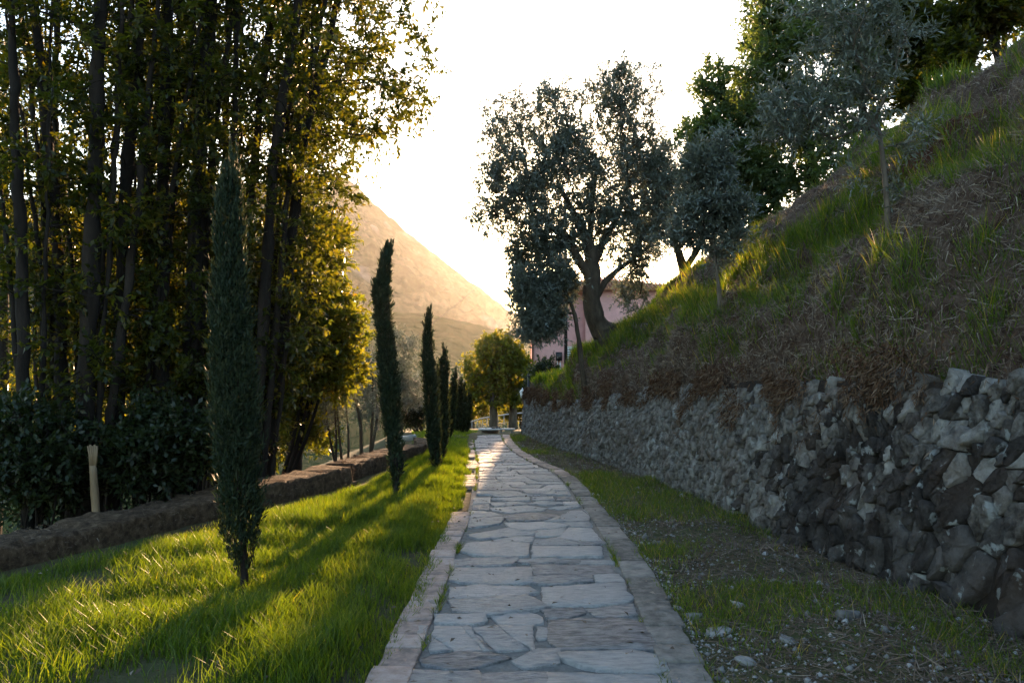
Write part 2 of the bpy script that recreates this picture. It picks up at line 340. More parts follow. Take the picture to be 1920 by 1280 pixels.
# smooth the corners of the profile a little
for _ in range(2):
    c0, c1 = 18, HX.shape[1] - 2
    HX[:, c0:c1] = .25 * HX[:, c0 - 1:c1 - 1] + .5 * HX[:, c0:c1] + .25 * HX[:, c0 + 1:c1 + 1]
    HZ[:, c0:c1] = .25 * HZ[:, c0 - 1:c1 - 1] + .5 * HZ[:, c0:c1] + .25 * HZ[:, c0 + 1:c1 + 1]
colid = np.arange(HX.shape[1])[None]
amp = np.clip((colid - 12) / 8, 0, 1) * np.ones_like(HX)
nz = fbm(HX * 1.1, HYY * 1.1, HZ * 1.1, 5) * .8 + np.abs(fbm(HX * 3, HYY * 3, HZ * 3, 4)) * .22 + .45 * fbm(HX * .6 + 7, HYY * .6, HZ * .6, 2)
HX = HX - amp * nz * .35; HZ = HZ + amp * nz * .55
hill = mesh('hillside', np.stack([HX, HYY, HZ], -1).reshape(-1, 3), [grid_faces(*HX.shape)[:, ::-1]], M['hill'], smooth=True); tag(hill, 'steep earth bank rising above the dry stone wall', kind='structure')
def hill_point(y, col):
    """a point on the hillside sheet: y metres, col fractional column"""
    fy = np.clip((y + 8) / .11, 0, len(HY) - 1.001); i = fy.astype(int); a = fy - i
    fc = np.clip(col, 0, HX.shape[1] - 1.001); j = fc.astype(int); b = fc - j
    def s(A): return (A[i, j] * (1 - a) * (1 - b) + A[i + 1, j] * a * (1 - b) + A[i, j + 1] * (1 - a) * b + A[i + 1, j + 1] * a * b)
    return np.stack([s(HX), s(HYY), s(HZ)], -1)
C_TOP, C_G, C_M, C_C, C_P = 15, 29, 43, 63, 73       # columns at wall top, grass ledge, mid slope, crest, behind crest
def hill_z(x, y):
    i = int(np.clip((y + 8) / .11, 0, len(HY) - 1)); return float(np.interp(x, HX[i, 16:], HZ[i, 16:]))

# mountain and nearer ridge
def range_mesh(name, ridge, d0, d1, zbase, nx, ny, mat, rough, bumps, label):
    px = np.concatenate([np.linspace(ridge[0][0], 180, nx // 5, endpoint=False), np.linspace(180, 1060, nx - 2 * (nx // 5), endpoint=False), np.linspace(1060, ridge[-1][0], nx // 5)]); py = np.interp(px, [r[0] for r in ridge], [r[1] for r in ridge])
    V = []
    for t in np.r_[np.linspace(0, 1, ny - 12, endpoint=False), np.linspace(1, 1.35, 12)]:
        d = d0 + (d1 - d0) * min(t, 1) + max(0, t - 1) * (d1 - d0) * 1.2
        x = (px - 960) / F * d1 * (.75 + .25 * min(t, 1))
        zr = CAMH + (712 - py) / F * d1
        f = t ** .9 if t <= 1 else 1 - (t - 1) * 1.6
        z = zbase + (zr - zbase) * f
        e = 1 - abs(1 - min(t, 1.35)) * .0
        z = z + rough * fbm(x * .012 + 3, np.full_like(x, d) * .012, 0, 4) * (min(1, 4 * abs(1 - t)) * .8 + .06) * 2
        z = z + bumps * (fbm(x * .11, np.full_like(x, d) * .11, 2, 3)) * (.35 + .65 * min(1, 5 * abs(1 - t)))
        V.append(np.stack([x, np.full_like(x, d), z], -1))
    o = mesh(name, np.array(V).reshape(-1, 3), [grid_faces(ny, nx)], mat, smooth=True); tag(o, label, kind='structure'); return o
range_mesh('mountain', [(-1500, 420), (-700, 330), (0, 372), (250, 352), (450, 342), (600, 318), (650, 332), (700, 378), (760, 432), (830, 488), (900, 540), (950, 580), (1010, 622), (1100, 668), (1300, 705), (1700, 720)],
           430, 950, -40, 320, 105, M['mountain'], 14, 11.0, 'tall wooded mountain fading into sunlit haze')
range_mesh('lower_ridge', [(-1500, 560), (0, 585), (400, 600), (620, 590), (720, 582), (800, 588), (870, 602), (950, 626), (1050, 660), (1300, 700), (1700, 716)],
           150, 380, -40, 300, 90, M['ridge'], 6, 4.0, 'nearer wooded ridge below the mountain')

# ------------------------------------------------------------------ path: bed, flagstones, kerbs
def curve_y(pts):
    g_ = np.array([G(a, b) for a, b in pts]); o = np.argsort(g_[:, 1]); return (lambda y: np.interp(y, g_[o, 1], g_[o, 0]))
L_in = curve_y([(640, 1600), (770, 1280), (806, 1180), (846, 1075), (862, 1020), (880, 982), (888, 945), (893, 905), (896, 870), (890, 845), (886, 815)])
R_in = curve_y([(1420, 1600), (1245, 1280), (1200, 1160), (1166, 1075), (1136, 1020), (1110, 977), (1087, 945), (1063, 909), (1036, 884), (996, 868), (960, 846), (946, 831), (939, 815)])
YP = np.arange(-6, 22.6, .2)
li, ri = L_in(YP), R_in(YP); li[YP < 3] = np.interp(YP[YP < 3], [-6, 3], [-.62, L_in(3.0)]); ri[YP < 3] = np.interp(YP[YP < 3], [-6, 3], [.85, R_in(3.0)])
LI = lambda y: np.interp(y, YP, li); RI = lambda y: np.interp(y, YP, ri)
V = []
for y in YP:
    x = np.linspace(LI(y) - .05, RI(y) + .05, 30); V.append(np.stack([x, np.full(30, y), -.006 + .006 * fbm(x * 6, y * 6)], -1))
path = mesh('path', np.array(V).reshape(-1, 3), [grid_faces(len(YP), 30)], M['mortar'], smooth=True); tag(path, 'mortared path bed between the flagstones', kind='structure')
def rough_poly(poly, rng, step=.07, amp=.008):
    """ground polygon (n,2) -> edges cut up and roughened"""
    out = []; n = len(poly)
    for i in range(n):
        a, b = poly[i], poly[(i + 1) % n]; k = max(1, int(np.hypot(*(b - a)) / step)); nn = np.array([-(b - a)[1], (b - a)[0]]) / (np.hypot(*(b - a)) + 1e-9)
        for t in range(k):
            q = a + (b - a) * t / k; out.append(q + (nn * rng.normal(0, amp) if t else rng.normal(0, amp * .5, 2)))
    return np.array(out)
def slab(name, poly, zt_, th, mat, parent, rng, tilt=.004, bev=.004, step=.06, amp=.006, grow=0.0):
    c = poly.mean(0); poly = poly + norm(poly - c) * grow; q = rough_poly(poly, rng, step, amp); n = len(q)
    area = np.sum(q[:, 0] * np.roll(q[:, 1], -1) - np.roll(q[:, 0], -1) * q[:, 1])
    if area < 0: q = q[::-1]
    d = norm(q - c); tx, ty = rng.normal(0, tilt, 2); h = lambda p: zt_ + (p[:, 0] - c[0]) * tx + (p[:, 1] - c[1]) * ty
    inn = q - d * bev; inn2 = c + (q - c) * .62 ; 
    V = np.concatenate([np.c_[q, np.full(n, zt_ - th)], np.c_[q, h(q) - bev * .8], np.c_[inn, h(inn) + rng.normal(0, .0015, n)], np.c_[inn2, h(inn2) + rng.normal(.001, .003, n)], [[c[0], c[1], zt_ + .001]]])
    r = [[k * n + i, k * n + (i + 1) % n, (k + 1) * n + (i + 1) % n, (k + 1) * n + i] for k in range(3) for i in range(n)]
    t = [[3 * n + i, 3 * n + (i + 1) % n, 4 * n] for i in range(n)]
    # own origin at the stone
    V = V - np.array([c[0], c[1], 0]); o = mesh(name, V, [np.array(r), np.array(t)], mat, parent, np.full(len(V), rng.random()))
    o.location = (c[0], c[1], 0); return o
Z3 = [[(905, 0), (1300, 0), (1325, 48), (1100, 50), (920, 55)], [(480, 15), (880, 10), (885, 95), (640, 105), (470, 80)], [(900, 62), (1200, 57), (1210, 85), (1010, 105), (905, 97)],
      [(1235, 62), (1350, 52), (1375, 92), (1240, 95)], [(470, 125), (640, 112), (870, 122), (920, 150), (700, 176), (480, 175)], [(465, 190), (640, 184), (860, 164), (970, 225), (720, 262), (620, 265), (500, 245)],
      [(962, 120), (1230, 104), (1370, 100), (1418, 180), (1380, 200), (1220, 212), (975, 218)], [(395, 272), (635, 268), (640, 300), (560, 318), (400, 305)], [(700, 275), (860, 245), (935, 275), (940, 305), (830, 316), (740, 312)],
      [(960, 240), (1160, 225), (1165, 255), (1060, 280), (985, 280)], [(1195, 235), (1425, 208), (1440, 262), (1330, 276), (1240, 268)], [(390, 330), (515, 330), (622, 448), (480, 448), (385, 375)],
      [(370, 390), (462, 450), (368, 450)], [(528, 330), (568, 332), (684, 450), (634, 450)], [(585, 337), (703, 324), (866, 438), (700, 448)], [(724, 324), (900, 322), (905, 438), (884, 440)],
      [(928, 330), (972, 340), (975, 380), (930, 388)], [(990, 292), (1370, 287), (1490, 325), (1540, 452), (1060, 452), (1000, 405)], [(320, 500), (520, 462), (650, 464), (765, 490), (640, 525), (540, 550), (440, 540), (340, 525)],
      [(810, 505), (930, 450), (1030, 450), (1025, 515), (870, 540)], [(1050, 475), (1400, 464), (1590, 490), (1600, 560), (1480, 576), (1200, 545), (1080, 505)], [(250, 562), (600, 570), (620, 660), (215, 660)],
      [(632, 568), (960, 572), (985, 660), (625, 660)], [(1000, 582), (1400, 592), (1640, 602), (1690, 665), (1000, 665)], [(342, 188), (400, 188), (395, 262), (345, 260)], [(298, 335), (340, 332), (335, 378), (296, 375)]]
Z4 = [[(250, 515), (560, 512), (750, 512), (730, 558), (520, 570), (255, 568)], [(760, 520), (1040, 514), (1035, 540), (880, 552), (780, 540)], [(1230, 527), (1460, 522), (1475, 548), (1240, 550)], [(1055, 522), (1215, 524), (1208, 546), (1055, 548)],
      [(355, 455), (400, 402), (560, 390), (835, 402), (832, 493), (640, 503), (440, 485)], [(890, 427), (1370, 422), (1392, 492), (1100, 498), (890, 508)], [(900, 368), (1060, 354), (1215, 395), (1190, 408), (890, 410)],
      [(1232, 388), (1400, 388), (1408, 408), (1250, 412)], [(590, 377), (760, 352), (875, 353), (865, 385), (650, 388)], [(400, 337), (690, 284), (910, 307), (860, 330), (490, 366)], [(922, 304), (1120, 282), (1070, 335), (980, 343), (905, 343)],
      [(1142, 284), (1310, 284), (1385, 372), (1230, 372), (1070, 348)], [(680, 247), (1000, 243), (1140, 266), (1000, 288), (800, 298), (730, 285)], [(1030, 242), (1290, 238), (1310, 268), (1180, 268)],
      [(400, 218), (540, 208), (655, 203), (628, 245), (520, 268), (400, 278)], [(665, 196), (850, 168), (1045, 183), (1070, 196), (900, 223), (705, 233)], [(1090, 192), (1160, 153), (1270, 148), (1298, 190), (1288, 228), (970, 228)],
      [(400, 153), (560, 162), (635, 187), (520, 200), (400, 205)], [(565, 132), (820, 113), (965, 132), (945, 150), (700, 164), (595, 150)], [(985, 127), (1200, 108), (1225, 122), (1080, 140)], [(850, 97), (960, 79), (1095, 94), (1000, 108)],
      [(570, 62), (838, 48), (842, 75), (700, 80)], [(885, 48), (1020, 45), (1028, 70), (960, 72), (885, 74)], [(560, 92), (760, 87), (828, 101), (600, 120)], [(1062, 52), (1170, 50), (1180, 75), (1062, 75)],
      [(570, 32), (860, 23), (860, 40), (600, 50)], [(885, 17), (970, 15), (975, 36), (885, 39)], [(1110, 85), (1200, 82), (1215, 102), (1120, 104)], [(430, 110), (540, 105), (545, 145), (420, 145)], [(440, 60), (555, 55), (545, 98), (430, 102)], [(1250, 150), (1290, 150), (1300, 180), (1285, 182)]]
rng = np.random.default_rng(3); n_flag = 0
for zs, x0, y0, k in ((Z3, 680, 1060, 2.8235), (Z4, 780, 920, 4.0)):
    for poly in zs:
        pg = np.array([G(x0 + a / k, y0 + b / k)[:2] for a, b in poly])
        slab('flagstone', pg, .010 + rng.uniform(-.004, .008), .04, M['flag'], path, rng, grow=.028, tilt=.010)
# the receding stones and the ones at the photographer's feet, laid in ragged courses
def courses(y0, y1, rng, dy):
    y = y0
    while y < y1:
        h = rng.uniform(*dy); h = min(h, y1 - y + .05); a, b = LI(y + h / 2) + .02, RI(y + h / 2) - .02
        cuts = [a]; 
        while cuts[-1] < b - .25:
            cuts.append(cuts[-1] + rng.uniform(.28, .75))
        cuts[-1] = b
        sk = [rng.uniform(-.06, .06) for _ in cuts]; wob = lambda x: .035 * math.sin(x * 5 + y * 3)
        for i in range(len(cuts) - 1):
            l, r_ = cuts[i] + .014, cuts[i + 1] - .014
            if r_ - l < .08: continue
            ll, rr = sk[i] if i else 0, sk[i + 1] if i < len(cuts) - 2 else 0
            e = rng.uniform(0, .03, 4)
            pg = np.array([(l - ll, y + wob(l) + .012 + e[0]), (r_ - rr, y + wob(r_) + .012 + e[1]), (r_ + rr, y + h + wob(r_) - .010 - e[2]), ((l + r_) / 2, y + h + wob((l + r_) / 2) - .008), (l + ll, y + h + wob(l) - .010 - e[3])])
            slab('flagstone', pg, .007 + rng.uniform(-.003, .010), .04, M['flag'], path, rng, tilt=.018)
        y += h
courses(10.75, 22.3, np.random.default_rng(5), (.22, .42))
courses(1.2, 3.86, np.random.default_rng(6), (.3, .5))
def kerb(inner, sign, w0, mat, name, y0, y1, rng, skip=lambda y: False):
    y = y0
    while y < y1:
        h = rng.uniform(.24, .36); 
        if not skip(y):
            w = w0 * rng.uniform(.93, 1.05); a, b = inner(y + .004), inner(y + h - .004); o = .010 * sign
            ca = np.array([(a + o, y + .004), (b + o, y + h - .004), (b + o + sign * w, y + h - .004), (a + o + sign * w, y + .004)])
            slab(name, ca, .018 + rng.uniform(-.006, .006), .09, mat, path, rng, tilt=.006, bev=.003, step=.10, amp=.004)
        y += h
kerb(LI, -1, .22, M['kerb_pink'], 'kerb_brick', 1.0, 9.3, np.random.default_rng(8))
kerb(LI, -1, .20, M['kerb_pink'], 'kerb_brick', 11.2, 22.2, np.random.default_rng(9), lambda y: (int(y * 1.4) % 3 == 0))
kerb(RI, 1, .25, M['kerb_grey'], 'kerb_brick', 1.0, 12.6, np.random.default_rng(10))
kerb(RI, 1, .23, M['kerb_pink'], 'kerb_brick', 12.6, 22.3, np.random.default_rng(11))

# ------------------------------------------------------------------ dry stone retaining wall
def clip_poly(poly, m, nrm):
    out = []; n = len(poly)
    for i in range(n):
        a, b = poly[i], poly[(i + 1) % n]
        da = (a[0] - m[0]) * nrm[0] + (a[1] - m[1]) * nrm[1]; db = (b[0] - m[0]) * nrm[0] + (b[1] - m[1]) * nrm[1]
        if da <= 0: out.append(a)
        if (da < 0 < db) or (db < 0 < da):
            t = da / (da - db); out.append((a[0] + (b[0] - a[0]) * t, a[1] + (b[1] - a[1]) * t))
    return out
rng = np.random.default_rng(21)
WY0, WY1 = 2.4, 25.6
wlen = lambda y: y
pts = []; rad_ = []
def srad(s, h):
    near = sstep(11, 4.5, s); low = sstep(1.3, .1, h)
    return .054 + .016 * near + .085 * near * low
cellsz = .3; gridd = {}
for _ in range(45000):
    s = rng.uniform(WY0, WY1); h = rng.uniform(-.10, float(zt(s)) + .55)
    r = srad(s, h) * rng.choice([.62, .85, 1.0, 1.45], p=[.4, .3, .18, .12])
    th = rad(28); u = (s * math.cos(th) + h * math.sin(th)) / .80; v = (-s * math.sin(th) + h * math.cos(th)) / 1.30
    ci, cj = int(u / cellsz), int(v / cellsz); ok = True
    for i in (-1, 0, 1):
        for j in (-1, 0, 1):
            for q in gridd.get((ci + i, cj + j), ()):
                if math.hypot(pts[q][0] - u, pts[q][1] - v) < (rad_[q] + r) * .82: ok = False; break
            if not ok: break
        if not ok: break
    if ok: gridd.setdefault((ci, cj), []).append(len(pts)); pts.append((u, v)); rad_.append(r)
pts = np.array(pts); rad_ = np.array(rad_); th = rad(28)
wall = empty('stone_wall', (2, 12, 0)); tag(wall, 'dry stone retaining wall along the right side of the path', 'wall')
stones = []
for k in range(len(pts)):
    p = pts[k]; d2 = np.hypot(*(pts - p).T); nb = np.argsort(d2)[1:22]
    poly = [(p[0] - .45, p[1] - .45), (p[0] + .45, p[1] - .45), (p[0] + .45, p[1] + .45), (p[0] - .45, p[1] + .45)]
    for q in nb:
        dv = pts[q] - p; L_ = math.hypot(*dv); nn = dv / L_; t = .5 + .5 * (rad_[k] ** 2 - rad_[q] ** 2) / L_ ** 2; t = min(max(t, .25), .75)
        poly = clip_poly(poly, p + dv * t, nn)
        if len(poly) < 3: break
    if len(poly) < 3: continue
    q = np.array(poly); u, v = q[:, 0] * .80, q[:, 1] * 1.30
    q = np.stack([u * math.cos(th) - v * math.sin(th), u * math.sin(th) + v * math.cos(th)], 1); c = q.mean(0)
    if c[1] > zt(c[0]) + .10 + .14 * vnoise(c[0] * 1.3, .5) or c[1] < -.12 or np.ptp(q[:, 1]) > .75 or np.ptp(q[:, 0]) > .8: continue
    stones.append(q)
BS, BH = np.meshgrid(np.arange(-8, 30, .04), np.arange(-1, 3, .04), indexing='ij'); BUL = .16 * fbm(BS * .9, BH * 1.2, 3.3, 4)
def bulge(s, h):
    a = np.clip((s + 8) / .04, 0, BUL.shape[0] - 2.001); b = np.clip((h + 1) / .04, 0, BUL.shape[1] - 2.001); i = a.astype(int); j = b.astype(int); a = a - i; b = b - j
    return BUL[i, j] * (1 - a) * (1 - b) + BUL[i + 1, j] * a * (1 - b) + BUL[i, j + 1] * (1 - a) * b + BUL[i + 1, j + 1] * a * b
def wall_surf(s, h, out):
    zt_ = zt(s); f = h / np.maximum(zt_, .3); x = xb(s) + (xt(s) - xb(s)) * f; e = .05
    dx = (xb(s + e) - xb(s - e)) / (2 * e); nn = np.stack([-np.ones_like(s), dx, np.full_like(s, .15)], -1); nn = norm(nn)
    bul = bulge(s, h)
    return np.stack([x, s, h], -1) + nn * (out + bul)[:, None]
def stone_mesh(poly, rng, lean=False):
    c = poly.mean(0); n0 = len(poly); q = []
    for i in range(n0):
        a, b = poly[i], poly[(i + 1) % n0]; q.append(a * .91 + b * .09); q.append(a * .5 + b * .5) if np.hypot(*(b - a)) > .08 else None; q.append(a * .09 + b * .91)
    q = np.array([x for x in q if x is not None]); size = math.sqrt(max(1e-6, np.ptp(q[:, 0]) * np.ptp(q[:, 1]))); n = len(q)
    gap = min(.965, 1 - .007 / max(size, .03) - .015); q = c + (q - c) * gap * (1 + rng.normal(-.015, .035, (n, 1)))
    bul = rng.uniform(.0, .06) * min(size, .32); base = rng.uniform(-.035, .04) * min(1, size / .16)
    tx, ty = rng.normal(0, .20, 2)
    def ring(sc_, o, j):
        r = c + (q - c) * sc_; oo = base + o + (r[:, 0] - c[0]) * tx + (r[:, 1] - c[1]) * ty + rng.normal(0, j, n)
        return wall_surf(r[:, 0], r[:, 1], oo)
    V = np.concatenate([ring(1.0, -.14, 0), ring(1.0, -.004, .006 * min(1, size / .2)), ring(.955, bul * .7 + .004, .009 * min(1, size / .2)), ring(.5, bul, .013 * min(1, size / .2)), wall_surf(c[None, 0], c[None, 1], np.array([base + bul * .95]))])
    if lean: V = np.concatenate([V[:3 * n], V[4 * n:]])
    kr = 2 if lean else 3
    f4 = np.array([[k * n + i, k * n + (i + 1) % n, (k + 1) * n + (i + 1) % n, (k + 1) * n + i] for k in range(kr) for i in range(n)])
    f3 = np.array([[kr * n + i, kr * n + (i + 1) % n, (kr + 1) * n] for i in range(n)])
    return V, f4, f3
def seen_size(poly):
    c = poly.mean(0); a = np.ptp(poly[:, 0]) * np.ptp(poly[:, 1]); px, py = pix(np.array([[xb(c[0]), c[0], c[1]]])); on = 1 if (c[0] > 3.6 and px[0] < 1990) else .02
    return a / c[0] ** 2 * on
stones.sort(key=seen_size, reverse=True)
rest = MB()
for k, pg in enumerate(stones):
    V, f4, f3 = stone_mesh(pg, rng, k >= 300); c = V.mean(0)
    dark = c[1] < 9.5 and vnoise(c[1] * 1.1, c[2] * 1.6, 4.0) * .6 + .25 * rng.normal() < np.interp(c[2] + max(0, c[1] - 7) * .45, [0, .9, 1.6], [.7, .1, -.35]); m = M['stone_dark'] if dark else M['stone']  # dark boulders, crowded near the camera so their colour also stands for shade
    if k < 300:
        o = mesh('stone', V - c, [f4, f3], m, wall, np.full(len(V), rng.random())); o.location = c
    else:
        rest.add(V, [], 0); rest.r[-1][:] = rng.random(); off = rest.n - len(V)
        rest.F.setdefault(4, []).append(f4 + off); rest.F.setdefault(3, []).append(f3 + off)
o = rest.build('small_stone_mass', M['stone'], wall); o['kind'] = 'stuff'; o['label'] = 'small packed stones of the dry stone wall'
ys = np.arange(WY0 - 6, 27, .12); hs = np.linspace(-.3, 1, 14); V = []
for y in ys:
    hh = hs * zt(y) + .10; V.append(wall_surf(np.full(14, y), hh, np.full(14, -.06)))
o = mesh('earth_fill', np.array(V).reshape(-1, 3), [grid_faces(len(ys), 14)[:, ::-1]], M['wall_fill'], wall, smooth=True)
print('stones', len(stones))

# loose rocks at the wall foot, each its own
def rock_obj(name, c, s, rng, mat):
    n1, n2 = 10, 6; V = []
    for i in range(n2):
        ph = math.pi * (i + .5) / n2
        for j in range(n1):
            t = 2 * math.pi * j / n1; V.append((math.sin(ph) * math.cos(t), math.sin(ph) * math.sin(t), math.cos(ph)))
    V = np.array(V); V = np.sign(V) * np.abs(V) ** .8; V = V * (1 + rng.normal(0, .11, (len(V), 1))); V[:, 2] += .35 * V[:, 0] * rng.normal(); V[:, 2] = np.clip(V[:, 2], -1, rng.uniform(.5, .8)); k = rng.uniform(0, 50); V = V * (1 + .35 * fbm(V[:, 0] * 1.6 + k, V[:, 1] * 1.6, V[:, 2] * 1.6 + k))[:, None] * np.array(s)
    fs = [[i * n1 + j, i * n1 + (j + 1) % n1, (i + 1) * n1 + (j + 1) % n1, (i + 1) * n1 + j] for i in range(n2 - 1) for j in range(n1)]
    me = MB(); me.add(V, [tuple(f[::-1]) for f in fs] + [tuple(range(n1)), tuple(range((n2 - 1) * n1, n2 * n1))[::-1]], rng.random())
    o = me.build(name, mat); a = rng.uniform(-.4, .4); o.rotation_euler = (rng.uniform(-.2, .2), rng.uniform(-.2, .2), a); o.location = c; return o
rng = np.random.default_rng(33)
ROCKS = [((1850, 1165), (.30, .22, .13), 'stone_dark', 'broad dark lichened boulder sunk at the foot of the wall'),
         ((1590, 1195), (.085, .05, .045), 'gravel', 'pale angular rock among dry grass below the dark wall stones'),
         ((1300, 1160), (.055, .04, .035), 'gravel', 'small tan rock on the gravel beside the kerb'),
         ((1385, 1145), (.06, .05, .03), 'gravel', 'flat pale rock on the gravel with grass behind'),
         ((1235, 1023), (.06, .035, .035), 'gravel', 'grey wedge of rock lying beside the kerb next to grass'),
         ((1400, 1250), (.06, .05, .03), 'gravel', 'white rock half buried at the bottom of the gravel strip'),
         ((1480, 1225), (.05, .04, .025), 'gravel', 'thin pale flake of rock lying on dry straw'),
         ((1345, 1190), (.09, .07, .02), 'gravel', 'crumbled pale rubble lump in the gravel near the kerb')]
for (px, py), s, m, lab in ROCKS:
    c = G(px, py); c[2] = gz(c[0], c[1]) + s[2] * .35; tag(rock_obj('rock', c, s, rng, M[m]), lab, 'rock', 'loose rocks on the verge')

# ------------------------------------------------------------------ low mossy walls along the lawn edge
def low_wall(name, A, B, w, h, zoff, rng, label, n=70):
    A, B = np.array(A), np.array(B); d = norm(B - A); nrm = np.array([-d[1], d[0]]); m = 26; V = []
    sec = []
    for i in range(m):                                   # rounded box section
        t = 2 * math.pi * i / m; c, s = math.cos(t), math.sin(t); e = .17
        sec.append((np.sign(c) * abs(c) ** e * w / 2, np.sign(s) * abs(s) ** e * h / 2))
    sec = np.array(sec); ts = np.linspace(0, 1, n); Ln = np.hypot(*(B - A))
    for t in ts:
        c = A + (B - A) * t; end = min(1, min(t, 1 - t) * Ln / .05 + .82)
        p = c[None] + nrm[None] * (sec[:, :1] * end); z = sec[:, 1] * end + h / 2 - .06 + zoff * (1 - t)
        x, y = p[:, 0], p[:, 1]
        k = .04 * fbm(x * 1.7, y * 1.7, z * 2.0 + rng.uniform(0, .02), 4) + .06 * fbm(x * 9, y * 9, z * 9, 3)
        V.append(np.stack([x + nrm[0] * k * np.sign(sec[:, 0]), y + nrm[1] * k, z + k * 1.1], -1))
    V = np.array(V).reshape(-1, 3); fs = [[i * m + j, (i + 1) * m + j, (i + 1) * m + (j + 1) % m, i * m + (j + 1) % m] for i in range(n - 1) for j in range(m)]
    mb = MB(); mb.add(V, [tuple(f) for f in fs] + [tuple(range(m)), tuple(range((n - 1) * m, n * m))[::-1]])
    o = mb.build(name, M['moss_wall'], smooth=True); tag(o, label, 'wall', 'low walls edging the lawn'); return o
rng = np.random.default_rng(41)
low_wall('low_wall', (-6.1, 1.6), (-2.66, 11.75), .60, .36, -.16, rng, 'long low mossy wall behind the nearest cypress, ending in a square block', 130)
low_wall('low_wall', (-2.72, 12.1), (-1.98, 16.0), .46, .34, .0, rng, 'short low mossy wall behind the second cypress', 50)
low_wall('low_wall', (-1.75, 16.25), (-2.1, 18.3), .44, .28, -.0, rng, 'farthest low wall segment, left of the group of small cypresses', 40)
for k, (px, py, s, lab) in enumerate([(765, 826, (.22, .18, .10), 'pale rough block of stone at the far end of the low walls'), (742, 832, (.16, .14, .08), 'small grey block lying just left of the pale end stone'), (655, 912, (.14, .1, .05), 'flat broken stone at the square end of the long low wall')]):
    c = G(px, py); c[2] = gz(c[0], c[1]) + s[2] * .6; tag(rock_obj('stone_block', c, s, rng, M['pale_stone'] if k < 2 else M['moss_wall']), lab, 'stone')

rng = np.random.default_rng(43); VV = []; FF = []; off = 0
for A_, B_, w_, t_, n_ in (((-6.1, 1.6), (-2.66, 11.75), .6, (.14, .29), 4500), ((-2.72, 12.1), (-1.98, 16.0), .46, (.28, .28), 1800), ((-1.75, 16.25), (-2.1, 18.3), .44, (.22, .22), 700)):
    A_, B_ = np.array(A_), np.array(B_); u = rng.random(n_); dd_ = norm(B_ - A_); nn_ = np.array([-dd_[1], dd_[0]]); v_ = rng.uniform(-.5, .5, n_) * w_; xy = A_ + (B_ - A_) * u[:, None] + nn_ * v_[:, None]
    side = rng.random(n_) < .35; xy[side] = (A_ + (B_ - A_) * u[:, None] - nn_ * (w_ * .5 + .005))[side]; z_ = t_[0] + (t_[1] - t_[0]) * u; z_ = np.where(side, z_ * rng.uniform(.3, 1, n_), z_ + .01)
    keep = rng.random(n_) < np.clip(.6 + 2 * fbm(xy[:, 0] * 3, xy[:, 1] * 3, z_ * 4, 3), 0, 1); p_ = np.c_[xy, z_][keep]
    V_, f_ = leaf3(p_, rng.normal(0, 1, (len(p_), 3)) * (1, 1, .5), rng.normal(0, 1, (len(p_), 3)), rng.uniform(.02, .07, len(p_)), .007); VV.append(V_); FF.append(f_ + off); off += len(V_)
tag(mesh('dry_moss', np.concatenate(VV), [np.concatenate(FF)], M['straw'], None, np.clip(rng.normal(.2, .2, off // 3), 0, 1).repeat(3)), 'dry moss and litter lying on the low walls', kind='stuff')
# split cane stake
st = empty('cane_stake'); b = P(182, 990, 8.0); t = P(174, 872, 8.0); mb = MB()
ts = np.linspace(-.6, 1, 12)
mb.tube([b + (t - b) * q for q in ts], [.036 * (1.1 - .12 * max(q, 0)) + (.004 if i % 4 == 0 else 0) for i, q in enumerate(ts)], 10); mb.build('pole', M['bamboo'], st, True)
for i in range(5):
    a = -1 + i * .5; mb = MB(); q0 = t + np.array((a * .025, 0, -.03)); q1 = t + np.array((a * .034, 0, .10)); q2 = t + np.array((a * .046 - .01, 0, .20 + .012 * (i % 2)))
    mb.tube([q0, q1, q2], [.012, .013, .011], 5); mb.build('splinter', M['bamboo'], st, True)
tag(st, 'pale cane stake with split top behind the low wall', 'stake')

